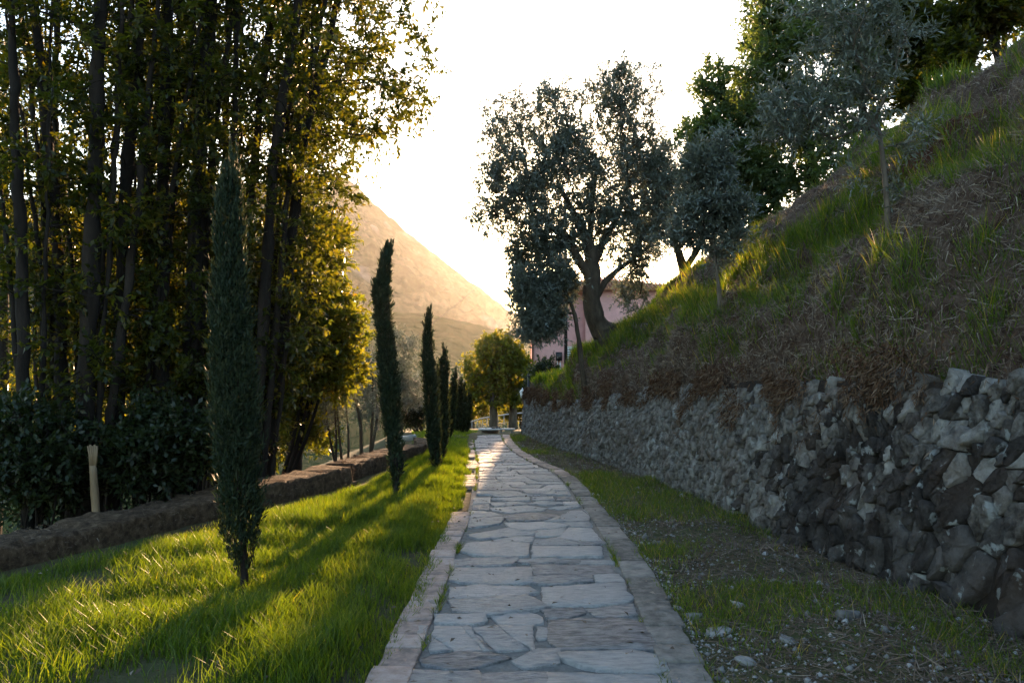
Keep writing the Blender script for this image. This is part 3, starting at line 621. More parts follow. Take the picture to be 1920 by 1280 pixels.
# ------------------------------------------------------------------ trees
def frustums(P0, P1, r0, r1, n):
    T = norm(P1 - P0); ref = np.where(np.abs(T[:, 2:3]) < .9, np.array([[0, 0, 1.]]), np.array([[1., 0, 0]])); A = norm(np.cross(T, ref)); B = np.cross(T, A)
    th = np.arange(n) * 2 * math.pi / n; cs = np.cos(th)[None, :, None]; sn = np.sin(th)[None, :, None]
    ring = cs * A[:, None] + sn * B[:, None]; V = np.concatenate([P0[:, None] + ring * r0[:, None, None], P1[:, None] + ring * r1[:, None, None]], 1).reshape(-1, 3)
    b = (np.arange(len(P0)) * 2 * n)[:, None, None]; j = np.arange(n); f = np.stack([j, (j + 1) % n, n + (j + 1) % n, n + j], -1)[None]
    return V, (b + f).reshape(-1, 4)
def tree(name, trunks, attract, rng, leaf, bark, crown_mat, label, cat='tree', group=None, rtip=.006, k_tw=4, tw_len=.3, per=9, spread=.9, expo=.47, grav=0., simple=False, min_col=.0, trunk_sides=9, gnarl=.0, rcap=None):
    """trunks: list of polylines [(point, radius)...]; attract: (n,3) places the twigs must reach; leaf=(length,width)"""
    root = empty(name); nodes = []; par = []; rmin = []
    tb = MB()
    for tr in trunks:
        pp = np.array([q[0] for q in tr]); rr = np.array([q[1] for q in tr]); m = max(8, int(np.linalg.norm(np.diff(pp, axis=0), axis=1).sum() / .16))
        t = np.linspace(0, 1, len(pp)); tt = np.linspace(0, 1, m)
        q = np.stack([np.interp(tt, t, pp[:, i]) for i in range(3)], 1); rad0 = np.interp(tt, t, rr)
        for _ in range(3): q[1:-1] = .25 * q[:-2] + .5 * q[1:-1] + .25 * q[2:]
        q[1:] += gnarl * np.stack([fbm(tt[1:] * 5 + rng.random() * 9, 0 * tt[1:], i + .3, 2) for i in range(3)], 1) * (rad0[1:, None] * 1.3 + .05) * np.minimum(1, tt[1:, None] * 6)
        fl = rad0 * (1 + .10 * fbm(tt * 16, 0 * tt, rng.random() * 9, 2)); tb.tube(q, fl, trunk_sides)
        s0 = len(nodes)
        for i in range(m): nodes.append(q[i]); par.append(s0 + i - 1 if i else -1); rmin.append(rad0[i])
    if gnarl:
        V = tb.V[0]; 
        for V in tb.V: V += .11 * gnarl * fbm(V[:, :1] * 9, V[:, 1:2] * 9, V[:, 2:] * 4, 3) * np.array([[1, 1, 0.]])
    nt = len(nodes); N_ = np.zeros((nt + 3 * len(attract) + 3, 3)); N_[:nt] = nodes; cnt = nt; depth = np.zeros(len(N_)); ok = np.ones(len(N_), bool)
    lo = np.array(nodes); ok[:nt] = True
    # low trunk nodes do not branch
    for tr_s in [0]:
        zr = N_[:nt, 2].min(); zt_ = N_[:nt, 2].max(); ok[:nt] = N_[:nt, 2] > zr + (zt_ - zr) * min_col
    A_ = np.asarray(attract); base = N_[:nt][ok[:nt]]
    dd = np.min(np.linalg.norm(A_[:, None] - base[None], axis=2), axis=1); A_ = A_[np.argsort(dd)]
    P0 = []; P1 = []; par += [-1] * (len(N_) - nt); tips = []; tdir = []
    for a in A_:
        v = a - N_[:cnt]; d = np.linalg.norm(v, axis=1) * (1 + .35 * np.clip(-v[:, 2] / (np.linalg.norm(v, axis=1) + 1e-6), 0, 1)) + .30 * depth[:cnt]; d[~ok[:cnt]] = 1e9
        i = int(np.argmin(d)); p0 = N_[i].copy(); L_ = np.linalg.norm(a - p0); pd = N_[i] - N_[par[i]] if par[i] >= 0 else np.array((0, 0, 1.)); pd = pd / (np.linalg.norm(pd) + 1e-9)
        c1 = p0 + pd * L_ * .25 + (a - p0) * .15 + rng.normal(0, .03 * L_, 3); c2 = a - (a - p0) * .3 + np.array((0, 0, grav * L_)) + rng.normal(0, .04 * L_, 3)
        prev = i
        for t in (1 / 3, 2 / 3, 1):
            q = (1 - t) ** 3 * p0 + 3 * (1 - t) ** 2 * t * c1 + 3 * (1 - t) * t * t * c2 + t ** 3 * a
            N_[cnt] = q; par[cnt] = prev; depth[cnt] = depth[prev] + np.linalg.norm(q - N_[prev]); prev = cnt; cnt += 1
        tips.append(a); tdir.append(a - N_[cnt - 2])
    w = np.zeros(cnt)
    for i in range(cnt - 1, nt - 1, -1):
        if w[i] == 0: w[i] = 1
        if par[i] >= nt: w[par[i]] += w[i]
    ids = np.arange(nt, cnt); pr = np.array([par[i] for i in ids]); r1 = rtip * w[ids] ** expo
    if rcap: r1 = np.minimum(r1, rcap)
    r0 = np.where(pr >= nt, np.minimum(rtip * np.maximum(w[np.minimum(pr, cnt - 1)], 1) ** expo, r1 * 1.35), r1 * 1.25)
    if rcap: r0 = np.minimum(r0, rcap)
    for sel, ns in ((r1 >= .012, 6), (r1 < .012, 3)):
        if not sel.any(): continue
        V, f = frustums(N_[pr[sel]], N_[ids[sel]], r0[sel], r1[sel], ns)
        off = tb.n; tb.V.append(V); tb.r.append(np.zeros(len(V))); tb.n += len(V); tb.F.setdefault(4, []).append(f + off)
    tips = np.array(tips); tdir = norm(np.array(tdir)); n = len(tips)
    # twigs and leaves
    TP = np.repeat(tips, k_tw, 0) - np.repeat(tdir, k_tw, 0) * rng.uniform(0, .5, (n * k_tw, 1)) * tw_len
    TD = norm(np.repeat(tdir, k_tw, 0) * .7 + rng.normal(0, 1, (n * k_tw, 3)) * spread + np.array((0, 0, grav * 2.0))); TL = tw_len * rng.uniform(.55, 1.25, n * k_tw)
    tw = slice(None, None, 5 if simple else 2)
    V, f = frustums(TP[tw], (TP + TD * TL[:, None])[tw], np.full(len(TP[tw]), rtip * .5), np.full(len(TP[tw]), rtip * .2), 3)
    off = tb.n; tb.V.append(V); tb.r.append(np.zeros(len(V))); tb.n += len(V); tb.F.setdefault(4, []).append(f + off)
    tb.build('trunk', bark, root, True)
    t = np.tile(np.linspace(.12, 1.0, per), len(TP)) + rng.normal(0, .04, len(TP) * per)
    LP = np.repeat(TP, per, 0) + np.repeat(TD, per, 0) * (np.repeat(TL, per) * t)[:, None]; LD = norm(np.repeat(TD, per, 0) * .75 + rng.normal(0, .65, (len(LP), 3)) + np.array((0, 0, grav)))
    U = norm(rng.normal(0, .55, (len(LP), 3)) + np.array((0, 0, 1.))); Ls = leaf[0] * rng.uniform(.65, 1.25, len(LP)); Ws = leaf[1] * rng.uniform(.75, 1.2, len(LP))
    V, f = (leaf4 if simple else leaf6)(LP, LD, U, Ls, Ws); kk = 4 if simple else 6
    cl = np.repeat(rng.random(n), k_tw * per); rr = np.clip(.55 * cl + .45 * rng.random(len(LP)) ** 1.4, 0, 1) * np.where(rng.random(len(LP)) < .985, .8, 1.25)
    mesh('crown', V, [f], crown_mat, root, np.repeat(np.clip(rr, 0, 1), kk))
    tag(root, label, cat, group); return root
def lobes(ls, n, rng, hollow=.35):
    """ls: list of (centre, radii, weight); random places, denser to the outside"""
    w = np.array([l[2] for l in ls], float); w /= w.sum(); out = []
    for (c, r, _), k in zip(ls, rng.multinomial(n, w)):
        d = norm(rng.normal(0, 1, (k, 3))); q = (hollow + (1 - hollow) * rng.random((k, 1)) ** .6); out.append(np.asarray(c) + d * q * np.asarray(r))
    return np.concatenate(out)
def plobe(px, py, d, rpx, rpy, w=None, dep=1.0):
    return (P(px, py, d), (rpx * d / F, max(rpx, rpy) * d / F * dep, rpy * d / F), w if w else rpx * rpy)

# --- the wood on the left: tall many-stemmed laurels behind the low wall
WB = [(-400, 880), (0, 860), (60, 835), (130, 850), (200, 850), (235, 830), (280, 715), (330, 690), (380, 715), (430, 690), (470, 660), (520, 650), (600, 640), (650, 640), (720, 610), (780, 575), (850, 540), (1100, 520)]
WOOD = [  # (top px,py) (mid px,py) (base px,py) depth radius, crown radius, attractors, label
    ((20, -40), (40, 480), (60, 900), 8.6, .10, 1.1, 130, 'leftmost dark trunk at the edge of the left wood'),
    ((62, -60), (110, 480), (135, 930), 9.4, .11, 1.2, 130, 'dark trunk leaning left beside the thick trunk above the cane stake'),
    ((195, -60), (172, 420), (150, 940), 9.0, .145, 1.3, 150, 'thickest dark trunk of the left wood, above the cane stake'),
    ((272, -60), (232, 380), (214, 930), 9.6, .12, 1.2, 140, 'dark trunk crossing the bright sky gap in the left wood'),
    ((320, -60), (280, 360), (272, 930), 10.6, .09, 1.2, 130, 'slender straight trunk just right of the bright sky gap'),
    ((318, -60), (308, 380), (300, 930), 9.9, .125, 1.2, 140, 'upright dark trunk midway between sky gap and nearest cypress'),
    ((400, -60), (375, 300), (343, 930), 10.2, .15, 1.3, 150, 'thick dark trunk immediately left of the nearest cypress'),
    ((520, -80), (470, 360), (420, 900), 11.2, .10, 1.3, 150, 'dark trunk rising behind the nearest cypress'),
    ((570, -60), (510, 300), (473, 900), 10.4, .115, 1.3, 170, 'leaning trunk just right of the nearest cypress'),
    ((650, -60), (560, 300), (500, 880), 11.0, .10, 1.4, 230, 'rightmost leaning trunk of the left wood, its boughs reaching over the lawn'),
    ((110, -60), (95, 420), (80, 930), 11.0, .08, 1.2, 110, 'thin dark trunk deep behind the leftmost trunks'),
    ((430, -60), (420, 350), (400, 930), 12.5, .09, 1.3, 120, 'thin trunk far back behind the nearest cypress'),
]
for k, (t, m, b, d, r, cr, na, lab) in enumerate(WOOD):
    rng = np.random.default_rng(100 + k); r *= .62; pb = P(*b, d); pm = P(*m, d); pt = P(*t, d); pb = pb + (pb - pm) * .25; pb[2] = min(pb[2], gz(pb[0], pb[1])) - .2
    top = pt + (pt - pm) * .55; top[2] = min(top[2], 9.5)
    ax = [pb, pm, pt, top]; A_ = []
    lowlim = .6 if k in (7, 8, 9) else 1.3
    na = int(na * 1.42)
    while len(A_) < na:
        z = rng.uniform(lowlim, top[2] + .8); c = np.array([np.interp(z, [q[2] for q in ax], [q[i] for q in ax]) for i in (0, 1)]); c[0] += (1.15 if k == 9 else .15) * sstep(2.5, 6, z)
        rr = cr * (1 + .5 * sstep(3, 6, z)); q = np.array([*(c + norm(rng.normal(0, 1, 2)) * rr * math.sqrt(rng.random()) + (0, .55)), z])
        px, py = pix(q)
        if px[0] > np.interp(py[0], [w_[0] for w_ in WB], [w_[1] for w_ in WB]) - 34: continue
        if abs(px[0] - 232) < 34 and 240 < py[0] < 345 and rng.random() < .9: continue
        A_.append(q)
    trunk2 = [[(pb, r * 1.25), (pm, r), (pt, r * .7), (top, r * .3)]]
    if k not in (9, 3):                               # a second stem from the same stool
        s = rng.choice([-1, 1]); trunk2.append([(pb + (0.05 * s, .1, .0), r * .7), (pm + (rng.uniform(.15, .4) * s, .25, 0), r * .5), (pt + (rng.uniform(.1, .7) * s, .3, 0), r * .35), (top + (.6 * s, .3, 0), r * .2)])
    for e in range(2):                                      # slim companions from the same stool
        o_ = np.array((rng.uniform(-.45, .45), rng.uniform(.1, .7), 0)); l_ = rng.uniform(-.5, .6)
        trunk2.append([(pb + o_ * .4, r * .45), (pm + o_ + (l_ * .4, 0, 0), r * .38), (pt + o_ + (l_, 0, 0), r * .25), (top + o_ + (l_ * 1.2, 0, 0), r * .12)])
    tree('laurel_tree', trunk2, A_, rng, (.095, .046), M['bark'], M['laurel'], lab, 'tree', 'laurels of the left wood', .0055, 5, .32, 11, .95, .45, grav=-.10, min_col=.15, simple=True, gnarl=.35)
# sprays that overhang the lawn at the right edge of the wood: the leafy laurel bush in the sun
rng = np.random.default_rng(150)
def bush(name, base, ls, n, leaf, mat, label, rng, stems=4, rstem=.03, cat='bush', group=None, bark='bark', **kw):
    base = np.array(base, float); tr = []; cz = np.mean([l[0] for l in ls], 0)
    for i in range(stems):
        q = base + np.array((*rng.normal(0, .10, 2), -.1)); tgt = base + (cz - base) * rng.uniform(.8, 1.1) + rng.normal(0, 1, 3) * np.mean([l[1] for l in ls], 0) * .35
        tr.append([(q, rstem), ((q + tgt) / 2 + rng.normal(0, .08, 3), rstem * .75), (tgt, rstem * .4)])
    kw.setdefault('min_col', .1); kw.setdefault('trunk_sides', 6)
    return tree(name, tr, lobes(ls, n, rng), rng, leaf, M[bark], mat, label, cat, group, .005, **kw)
b = P(512, 895, 13.4); b[2] = gz(b[0], b[1])
bush('laurel_bush', b, [plobe(560, 560, 13.2, 85, 110), plobe(590, 680, 13.4, 75, 85), plobe(510, 740, 13.6, 50, 55), plobe(610, 470, 13.0, 60, 60), plobe(635, 600, 13.2, 55, 60), plobe(645, 690, 13.4, 45, 50), plobe(560, 800, 14, 50, 36)], 540, (.10, .04), M['laurel_sunlit'], 'sunlit yellow green laurel bush right of the nearest cypress', rng, 4, .045, k_tw=4, tw_len=.28, per=10)
SHR = [(40, 850, 8.2, 110, 110, 'dark leafy shrub in the lower left corner of the wood', 'shrub'), (100, 880, 8.9, 95, 100, 'dark shrub left of the cane stake behind the low wall', 'shrub'), (265, 850, 8.9, 70, 90, 'dark shrub just right of the cane stake', 'shrub'),
       (330, 830, 9.3, 85, 90, 'dark shrub between cane stake and nearest cypress', 'shrub'), (450, 850, 11.4, 60, 60, 'low shrub behind the nearest cypress', 'laurel')]
for k, (px, py, d, rx, ry, lab, mt) in enumerate(SHR):
    rng = np.random.default_rng(160 + k); c = P(px, py, d); bz = np.array((c[0], c[1], gz(c[0], c[1])))
    bush('shrub', bz, [plobe(px, py, d, rx, ry)], 140, (.08, .042), M[mt], lab, rng, 4, .02, 'bush', 'dark undergrowth of the wood', k_tw=4, tw_len=.25, per=9, simple=True)
# trees farther down the slope that close the view under the canopy
BACK = [(-60, 640, 17, 260, 260, 'broad sunlit tree far down the slope at the left edge'), (190, 690, 18, 210, 170, 'sunlit tree down the slope seen between the trunks'), (390, 650, 19, 190, 190, 'sunlit tree down the slope behind the nearest cypress'), (540, 740, 17, 110, 110, 'sunlit bushy tree down the slope right of the nearest cypress')]
BACK += [(10, 250, 14.5, 190, 330, 'tall leafy tree deep in the wood at the left edge'), (330, 180, 14.8, 170, 260, 'tall leafy tree deep in the wood behind the middle trunks'), (560, 190, 14.0, 170, 230, 'tall leafy tree deep in the wood behind the rightmost trunk'), (170, 470, 14.0, 150, 110, 'leafy tree deep in the wood below the bright sky gap')]
for k, (px, py, d, rx, ry, lab) in enumerate(BACK):
    rng = np.random.default_rng(180 + k); c = P(px, py, d); z0 = gz(c[0], c[1])
    ls = [plobe(px + rng.uniform(-.4, .4) * rx, py + rng.uniform(-.4, .5) * ry, d + rng.uniform(-.8, .8), rx * .6, ry * .6) for _ in range(5 if k < 4 else 7)]
    tree('valley_tree', [[((c[0], c[1], z0 - .2), .14), ((c[0] + .1, c[1], (z0 + c[2]) / 2), .11), (c, .05)]], lobes(ls, 200 if k < 4 else 230, rng, .1), rng, (.14, .065) if k < 4 else (.11, .055), M['bark'], M['laurel_sunlit' if k < 4 else 'laurel'], lab, 'tree', 'trees down the slope', .006, 4, .42, 9, .95, simple=True)

# --- cypresses
def cypress(d, prof_, base, n, rng, label, trunk_r, sp=(.055, .011), sparse=.0, zbase=None):
    """prof_: [(py, left px, right px)] from the top down; base: (px,py) of the stem foot"""
    root = empty('cypress_tree'); pr = np.array(prof_, float)
    c = np.array([P((a + b) / 2, y, d) for y, a, b in pr]); r = (pr[:, 2] - pr[:, 1]) / 2 * d / F
    bp = P(base[0], base[1], d); bp[2] = gz(bp[0], bp[1]) if zbase is None else zbase
    zs = c[::-1, 2]; cx = lambda z: np.interp(z, np.r_[bp[2], zs], np.r_[bp[0], c[::-1, 0]]); rr = lambda z: np.interp(z, zs, r[::-1])
    z0, z1 = zs[0], zs[-1]
    zz = np.linspace(z0, z1, 400); wt = np.clip(rr(zz), .02, None) ** 1.25 * (1 - sparse * sstep(z0 + (z1 - z0) * .38, z0, zz)); cdf = np.cumsum(wt); cdf /= cdf[-1]
    # sprays: upswept branchlets, each carrying a tuft
    m = n // 14; z = np.interp(rng.random(m), cdf, zz) - .07; a = rng.uniform(0, 2 * math.pi, m)
    q = (.76 if d < 8 else .60) * rr(z) * (1 + .45 * fbm(np.cos(a) * 1.3 + 5, np.sin(a) * 1.3, z * 7, 3)) * np.sqrt(rng.uniform(.10, 1, m))
    B = np.stack([cx(z) + np.cos(a) * q, d + np.sin(a) * q, z], 1); fo_ = np.clip(rr(z) / max(r), .12, 1)[:, None]; BD = norm(np.stack([np.cos(a) * .26, np.sin(a) * .26, np.ones(m)], 1) * np.hstack([fo_, fo_, 0 * fo_ + 1]) + rng.normal(0, .15, (m, 3)) * fo_)
    bl = rng.uniform(.08, .2, m) * min(1, trunk_r / .02) ; t = rng.random((m, 14))
    Pn = (B[:, None] + BD[:, None] * (t * bl[:, None])[..., None] + rng.normal(0, .012, (m, 14, 3)) * fo_[:, None]).reshape(-1, 3)
    D = norm(np.repeat(BD, 14, 0) + rng.normal(0, .42, (m * 14, 3)) * np.repeat(fo_, 14, 0)); U = rng.normal(0, 1, (m * 14, 3))
    V, f = leaf4(Pn, D, U, sp[0] * rng.uniform(.6, 1.3, len(Pn)), sp[1] * rng.uniform(.7, 1.3, len(Pn)))
    R = np.repeat(np.repeat(rng.random(m), 14) * .7 + .3 * rng.random(m * 14), 4)
    mesh('crown', V, [f], M['cypress'], root, R)
    mb = MB(); tz = np.linspace(bp[2] - .1, z1 - .1, 24); mb.tube(np.stack([cx(tz) + .01 * np.sin(tz * 5), np.full(24, d), tz], 1), np.interp(tz, [bp[2], z1], [trunk_r, .004]), 8)
    for i in range(40):
        zz_ = rng.uniform(bp[2] + .12, z0 + (z1 - z0) * .6); a_ = rng.uniform(0, 6.283); l = max(.06, rr(max(zz_, z0)) * rng.uniform(.6, 1.0)); s0 = np.array((cx(zz_), d, zz_))
        mb.tube([s0, s0 + (math.cos(a_) * l * .6, math.sin(a_) * l * .6, l * .7), s0 + (math.cos(a_) * l * .9, math.sin(a_) * l * .9, l * 1.8)], [trunk_r * .28, trunk_r * .2, .002], 4, False)
    mb.build('trunk', M['bark'], root, True)
    tag(root, label, 'tree', 'cypresses along the path')
cypress(5.65, [(286, 441, 445), (310, 431, 449), (346, 416, 452), (397, 402, 452), (430, 402, 456), (500, 404, 459), (570, 394, 468), (672, 393, 471), (740, 396, 482), (812, 398, 487), (892, 402, 484), (972, 410, 492), (1040, 422, 486), (1090, 440, 472)], (458, 1125), 34000, np.random.default_rng(1), 'nearest and largest cypress, at the left with bare stem foot', .03, (.05, .012), .88)
cypress(10.1, [(460, 731, 735), (480, 719, 736), (520, 709, 733), (560, 698, 731), (622, 703, 735), (685, 706, 744), (747, 711, 749), (810, 717, 752), (841, 724, 753), (890, 726, 762), (918, 732, 750)], (740, 945), 20000, np.random.default_rng(2), 'second cypress from the camera, its tip bent to the right', .03, (.07, .018), .85)
cypress(12.9, [(580, 804, 807), (607, 796, 810), (654, 792, 810), (716, 793, 815), (779, 796, 822), (830, 799, 826), (870, 808, 828)], (817, 893), 12000, np.random.default_rng(3), 'third cypress from the camera, left of a thinner one', .026, (.075, .02), .6)
cypress(14.3, [(658, 832, 834), (690, 827, 839), (740, 826, 838), (810, 827, 841), (845, 826, 838)], (830, 872), 7000, np.random.default_rng(4), 'thin fourth cypress close beside the third one', .022, (.075, .02), .5)
cypress(15.6, [(688, 819, 821), (715, 816, 824), (780, 815, 825), (840, 814, 826)], (820, 862), 4500, np.random.default_rng(5), 'cypress half hidden between the third and the thin fourth one', .02, (.075, .02), .3)
for k, (d, tx, ty, bx, by, hw, lab) in enumerate([(20.5, 854, 694, 844, 822, 6, 'tallest of the far cypresses, leaning right'), (23, 864, 710, 859, 814, 6, 'second of the four far cypresses'), (24, 870, 722, 867, 812, 5, 'third of the four far cypresses, close to the second'), (25, 881, 743, 875, 811, 5, 'rightmost far cypress, beside the railing')]):
    m = lambda t: (ty + (by - ty) * t, tx + (bx - tx) * t - hw * w_, tx + (bx - tx) * t + hw * w_)
    pl = []
    for t, w_ in ((0, .15), (.12, .6), (.35, 1), (.7, 1.15), (.95, .9)): pl.append(m(t))
    cypress(d, pl, (bx, by), 4500, np.random.default_rng(10 + k), lab, .022, (.09, .026), .15)

# --- hillside trees
def hill_hit(px, py):
    for y in np.arange(4, 27, .1):
        q = P(px, py, y)
        if q[0] > xt(y) and hill_z(q[0], y) >= q[2]: return np.array((q[0], y, hill_z(q[0], y)))
    return P(px, py, 18)
rng = np.random.default_rng(200); OD = 18.0
ob = np.array((*P(1152, 652, OD)[:2], 0)); ob[2] = hill_z(ob[0], OD) - .15
lim = [[(ob, .46), (P(1140, 638, OD), .34), (P(1114, 608, OD), .24), (P(1106, 572, OD), .20), (P(1112, 540, OD), .20), (P(1106, 480, OD), .16), (P(1085, 420, OD + .1), .09), (P(1050, 350, OD), .05)],
       [(P(1112, 545, OD), .13), (P(1080, 470, OD - .3), .10), (P(1040, 430, OD - .4), .075), (P(1000, 390, OD - .5), .045)],
       [(P(1113, 560, OD), .10), (P(1140, 520, OD + .2), .07), (P(1180, 490, OD + .3), .05), (P(1220, 462, OD + .4), .035)],
       [(P(1110, 500, OD), .10), (P(1140, 440, OD + .3), .07), (P(1170, 380, OD + .5), .05), (P(1180, 300, OD + .5), .03)],
       [(P(1106, 480, OD), .08), (P(1110, 400, OD + .5), .06), (P(1120, 300, OD + .6), .035)]]
ol = [plobe(*a) for a in [(950, 235, 18.2, 50, 62), (1035, 205, 18, 62, 62), (1160, 195, 18.3, 72, 72), (930, 330, 17.8, 50, 60), (1010, 335, 17.6, 85, 75), (1110, 310, 18.4, 95, 85), (1205, 295, 18.5, 55, 70), (925, 405, 17.8, 42, 36), (1010, 425, 17.4, 60, 45), (1185, 400, 18.4, 75, 65), (1085, 420, 18.2, 60, 60), (1190, 470, 18.2, 55, 32), (1160, 140, 18.2, 30, 28), (965, 470, 17.8, 28, 24), (1180, 550, 19.6, 30, 36), (1200, 500, 18.9, 40, 26), (1240, 350, 18.6, 45, 55), (1225, 430, 18.5, 50, 40), (1060, 270, 18, 50, 50), (970, 380, 17.8, 45, 40), (1140, 400, 18.2, 50, 45), (1030, 480, 17.8, 36, 36), (985, 490, 17.7, 34, 34), (1000, 450, 17.7, 40, 36), (1060, 455, 18, 40, 36)]]; ol = [(c, tuple(1.2 * v for v in r_), w) for c, r_, w in ol]
tree('olive_tree', lim, lobes(ol, 1560, rng, .0), rng, (.105, .033), M['bark_olive'], M['olive'], 'big gnarled olive tree leaning over the path edge', 'tree', None, .006, 6, .30, 11, .9, .46, simple=True, gnarl=.6, min_col=.3, trunk_sides=12)
rng = np.random.default_rng(201); b2 = P(1098, 662, 17.2); b2[2] = hill_z(b2[0], 17.2) - .1
ol = [plobe(*a) for a in [(990, 545, 17.2, 45, 55), (1025, 590, 17.2, 48, 45), (1045, 525, 17.4, 42, 48), (1000, 612, 17.0, 36, 34)]]
tree('olive_tree', [[(b2, .07), (P(1084, 620, 17.2), .05), (P(1078, 585, 17.2), .045), (P(1062, 550, 17.2), .03)]], lobes(ol, 420, rng, .12), rng, (.10, .029), M['bark_olive'], M['olive'], 'smaller olive hanging low in front of the pink house', 'tree', None, .005, 6, .26, 13, .9, .46, simple=True, gnarl=.4, min_col=.4)
def small_olive(base, d, top, ls, n, rng, label, r=.04, leaf=(.075, .016), per=13, **kw):
    b = np.array(base, float); b[2] -= .1
    return tree('olive_tree', [[(b, r), (b * .5 + top * .5 + (.02, 0, 0), r * .8), (top, r * .6)]], lobes(ls, n, rng, .25), rng, leaf, M['bark_pale'], M['olive'], label, 'tree', 'young olives on the bank', .0045, 6, .24, per, .85, .45, simple=True, min_col=.75, **kw)
rng = np.random.default_rng(202); h = hill_hit(1666, 432); d = h[1]; print('young olive', h)
small_olive(h, d, P(1650, 255, d), [plobe(*a) for a in [(1560, 55, d, 95, 85), (1640, 50, d, 85, 75), (1480, 200, d, 65, 75), (1560, 190, d, 75, 75), (1640, 150, d, 55, 75), (1440, 245, d, 40, 50), (1600, -60, d, 100, 70), (1715, 235, d, 30, 50, 900), (1690, 330, d, 60, 55, 1100), (1610, 310, d, 40, 40, 500)]], 150, rng, 'young olive with slim pale stem high on the bank, nearest of the two', .033, (.075, .019))
rng = np.random.default_rng(203); h = hill_hit(1350, 583); d = h[1]; print('young olive 2', h)
small_olive(h, d, P(1337, 455, d), [plobe(*a) for a in [(1330, 330, d, 50, 50), (1320, 400, d, 60, 55), (1365, 420, d, 40, 50), (1285, 440, d, 40, 30), (1345, 470, d, 40, 20, 600), (1350, 285, d, 24, 36, 900), (1305, 300, d, 22, 30, 700), (1390, 385, d, 22, 40, 800)]], 230, rng, 'young staked olive between the big olive and the upper bank', .028, (.085, .024))
s_ = empty('tree_stake'); mb = MB(); mb.tube([h + (.06, -.03, -.2), P(1338, 470, d - .05)], [.018, .016], 7); mb.build('pole', M['bark_pale'], s_); tag(s_, 'thin wooden stake beside the young olive stem', 'stake')
rng = np.random.default_rng(204); b = P(1287, 522, 21.5); b[2] = hill_z(b[0], 21.5)
tree('olive_tree', [[(b - (0, 0, .15), .17), (P(1278, 490, 21.5), .13), (P(1262, 450, 21.5), .07), (P(1250, 400, 21.5), .04)], [(P(1284, 505, 21.5), .1), (P(1310, 470, 21.6), .08), (P(1325, 430, 21.6), .05)]],
     lobes([plobe(*a) for a in [(1255, 375, 21.5, 60, 75), (1310, 390, 21.5, 70, 65), (1235, 450, 21.5, 50, 36), (1345, 440, 21.5, 45, 36), (1270, 310, 21.5, 60, 50), (1365, 370, 21.5, 45, 60), (1225, 400, 21.5, 45, 50), (1215, 330, 21.5, 40, 45), (1330, 320, 21.5, 45, 40)]], 380, rng), rng, (.11, .032), M['bark_olive'], M['olive'], 'old olive with forked trunk standing behind the ridge above the house', 'tree', None, .006, 7, .26, 13, .85, simple=True, gnarl=.3, min_col=.4)
LOC = [((1440, 420), 19.5, [(1300, 245, 40, 40), (1345, 290, 55, 45), (1395, 180, 45, 55), (1380, 350, 45, 40), (1440, 250, 50, 50), (1420, 60, 40, 40)], 260, 'locust tree filling the gap between the old olive and the crest trees'),
       (( 1478, 372), 17.5, [(1345, 165, 42, 50), (1340, 240, 48, 40), (1400, 235, 65, 55), (1390, 310, 55, 45), (1440, 330, 50, 45), (1430, 400, 40, 36)], 300, 'dark green feathery locust tree at the left end of the bank crest'),
       ((1530, 335), 17.0, [(1440, 120, 55, 60), (1480, 70, 65, 65), (1500, 190, 65, 60), (1520, 270, 55, 45), (1450, 20, 60, 50), (1490, 340, 45, 36)], 300, 'tall dark locust tree behind the nearest young olive'),
       ((1625, 275), 15.5, [(1560, 40, 70, 60), (1640, 60, 65, 65), (1600, 150, 65, 55), (1680, 120, 50, 50), (1600, 230, 45, 36), (1560, 300, 40, 30)], 300, 'locust tree in the middle of the bank crest'),
       ((1735, 195), 14.5, [(1700, 20, 60, 60), (1740, 90, 50, 50), (1700, 180, 36, 36), (1780, 60, 50, 45)], 220, 'locust tree with sunlit yellow leaves near the top right'),
       ((1885, 60), 13.5, [(1830, 20, 60, 45), (1900, -20, 70, 50), (1800, 100, 40, 36), (1870, 40, 50, 30)], 220, 'yellow lit tree at the upper right corner')]
for k, (b, d, ls, n, lab) in enumerate(LOC):
    rng = np.random.default_rng(210 + k); q = P(b[0], b[1], d); q[2] = hill_z(q[0], d) - .2
    c = np.mean([P(a[0], a[1], d) for a in ls], 0); up = P(ls[0][0], ls[0][1], d)
    tree('locust_tree', [[(q, .12), (q * .5 + c * .5 + (.1, 0, 0), .09), (c, .06), (up, .02)], [(q + (.05, .1, 0), .08), (q * .4 + c * .6 + (.3, .2, 0), .06), (c + (.5, .3, .5), .02)]],
         lobes([plobe(a[0], a[1], d, a[2], a[3], None, 1.2) for a in ls], n, rng, .1), rng, (.125, .056), M['bark'], M['locust'] if k < 4 else M['laurel'], lab, 'tree', 'trees along the bank crest', .006, 5, .34, 12, .75, simple=True, min_col=.15)
rng = np.random.default_rng(220); q = P(1424, 455, 19); q[2] = hill_z(q[0], 19) - .15
tree('locust_tree', [[(q, .07), (P(1422, 420, 19), .055), (P(1400, 385, 19), .035)], [(P(1422, 425, 19), .05), (P(1440, 398, 19), .04), (P(1455, 370, 19), .025)]], lobes([plobe(1395, 370, 19, 30, 30), plobe(1450, 360, 19, 36, 25), plobe(1420, 340, 19, 40, 25)], 90, rng), rng, (.08, .034), M['bark'], M['locust'], 'little forked tree on the crest against the bright sky', 'tree', 'trees along the bank crest', .006, 4, .28, 9, .8, simple=True, min_col=.5)
rng = np.random.default_rng(221); q = P(1386, 480, 19.5); q[2] = hill_z(q[0], 19.5) - .15
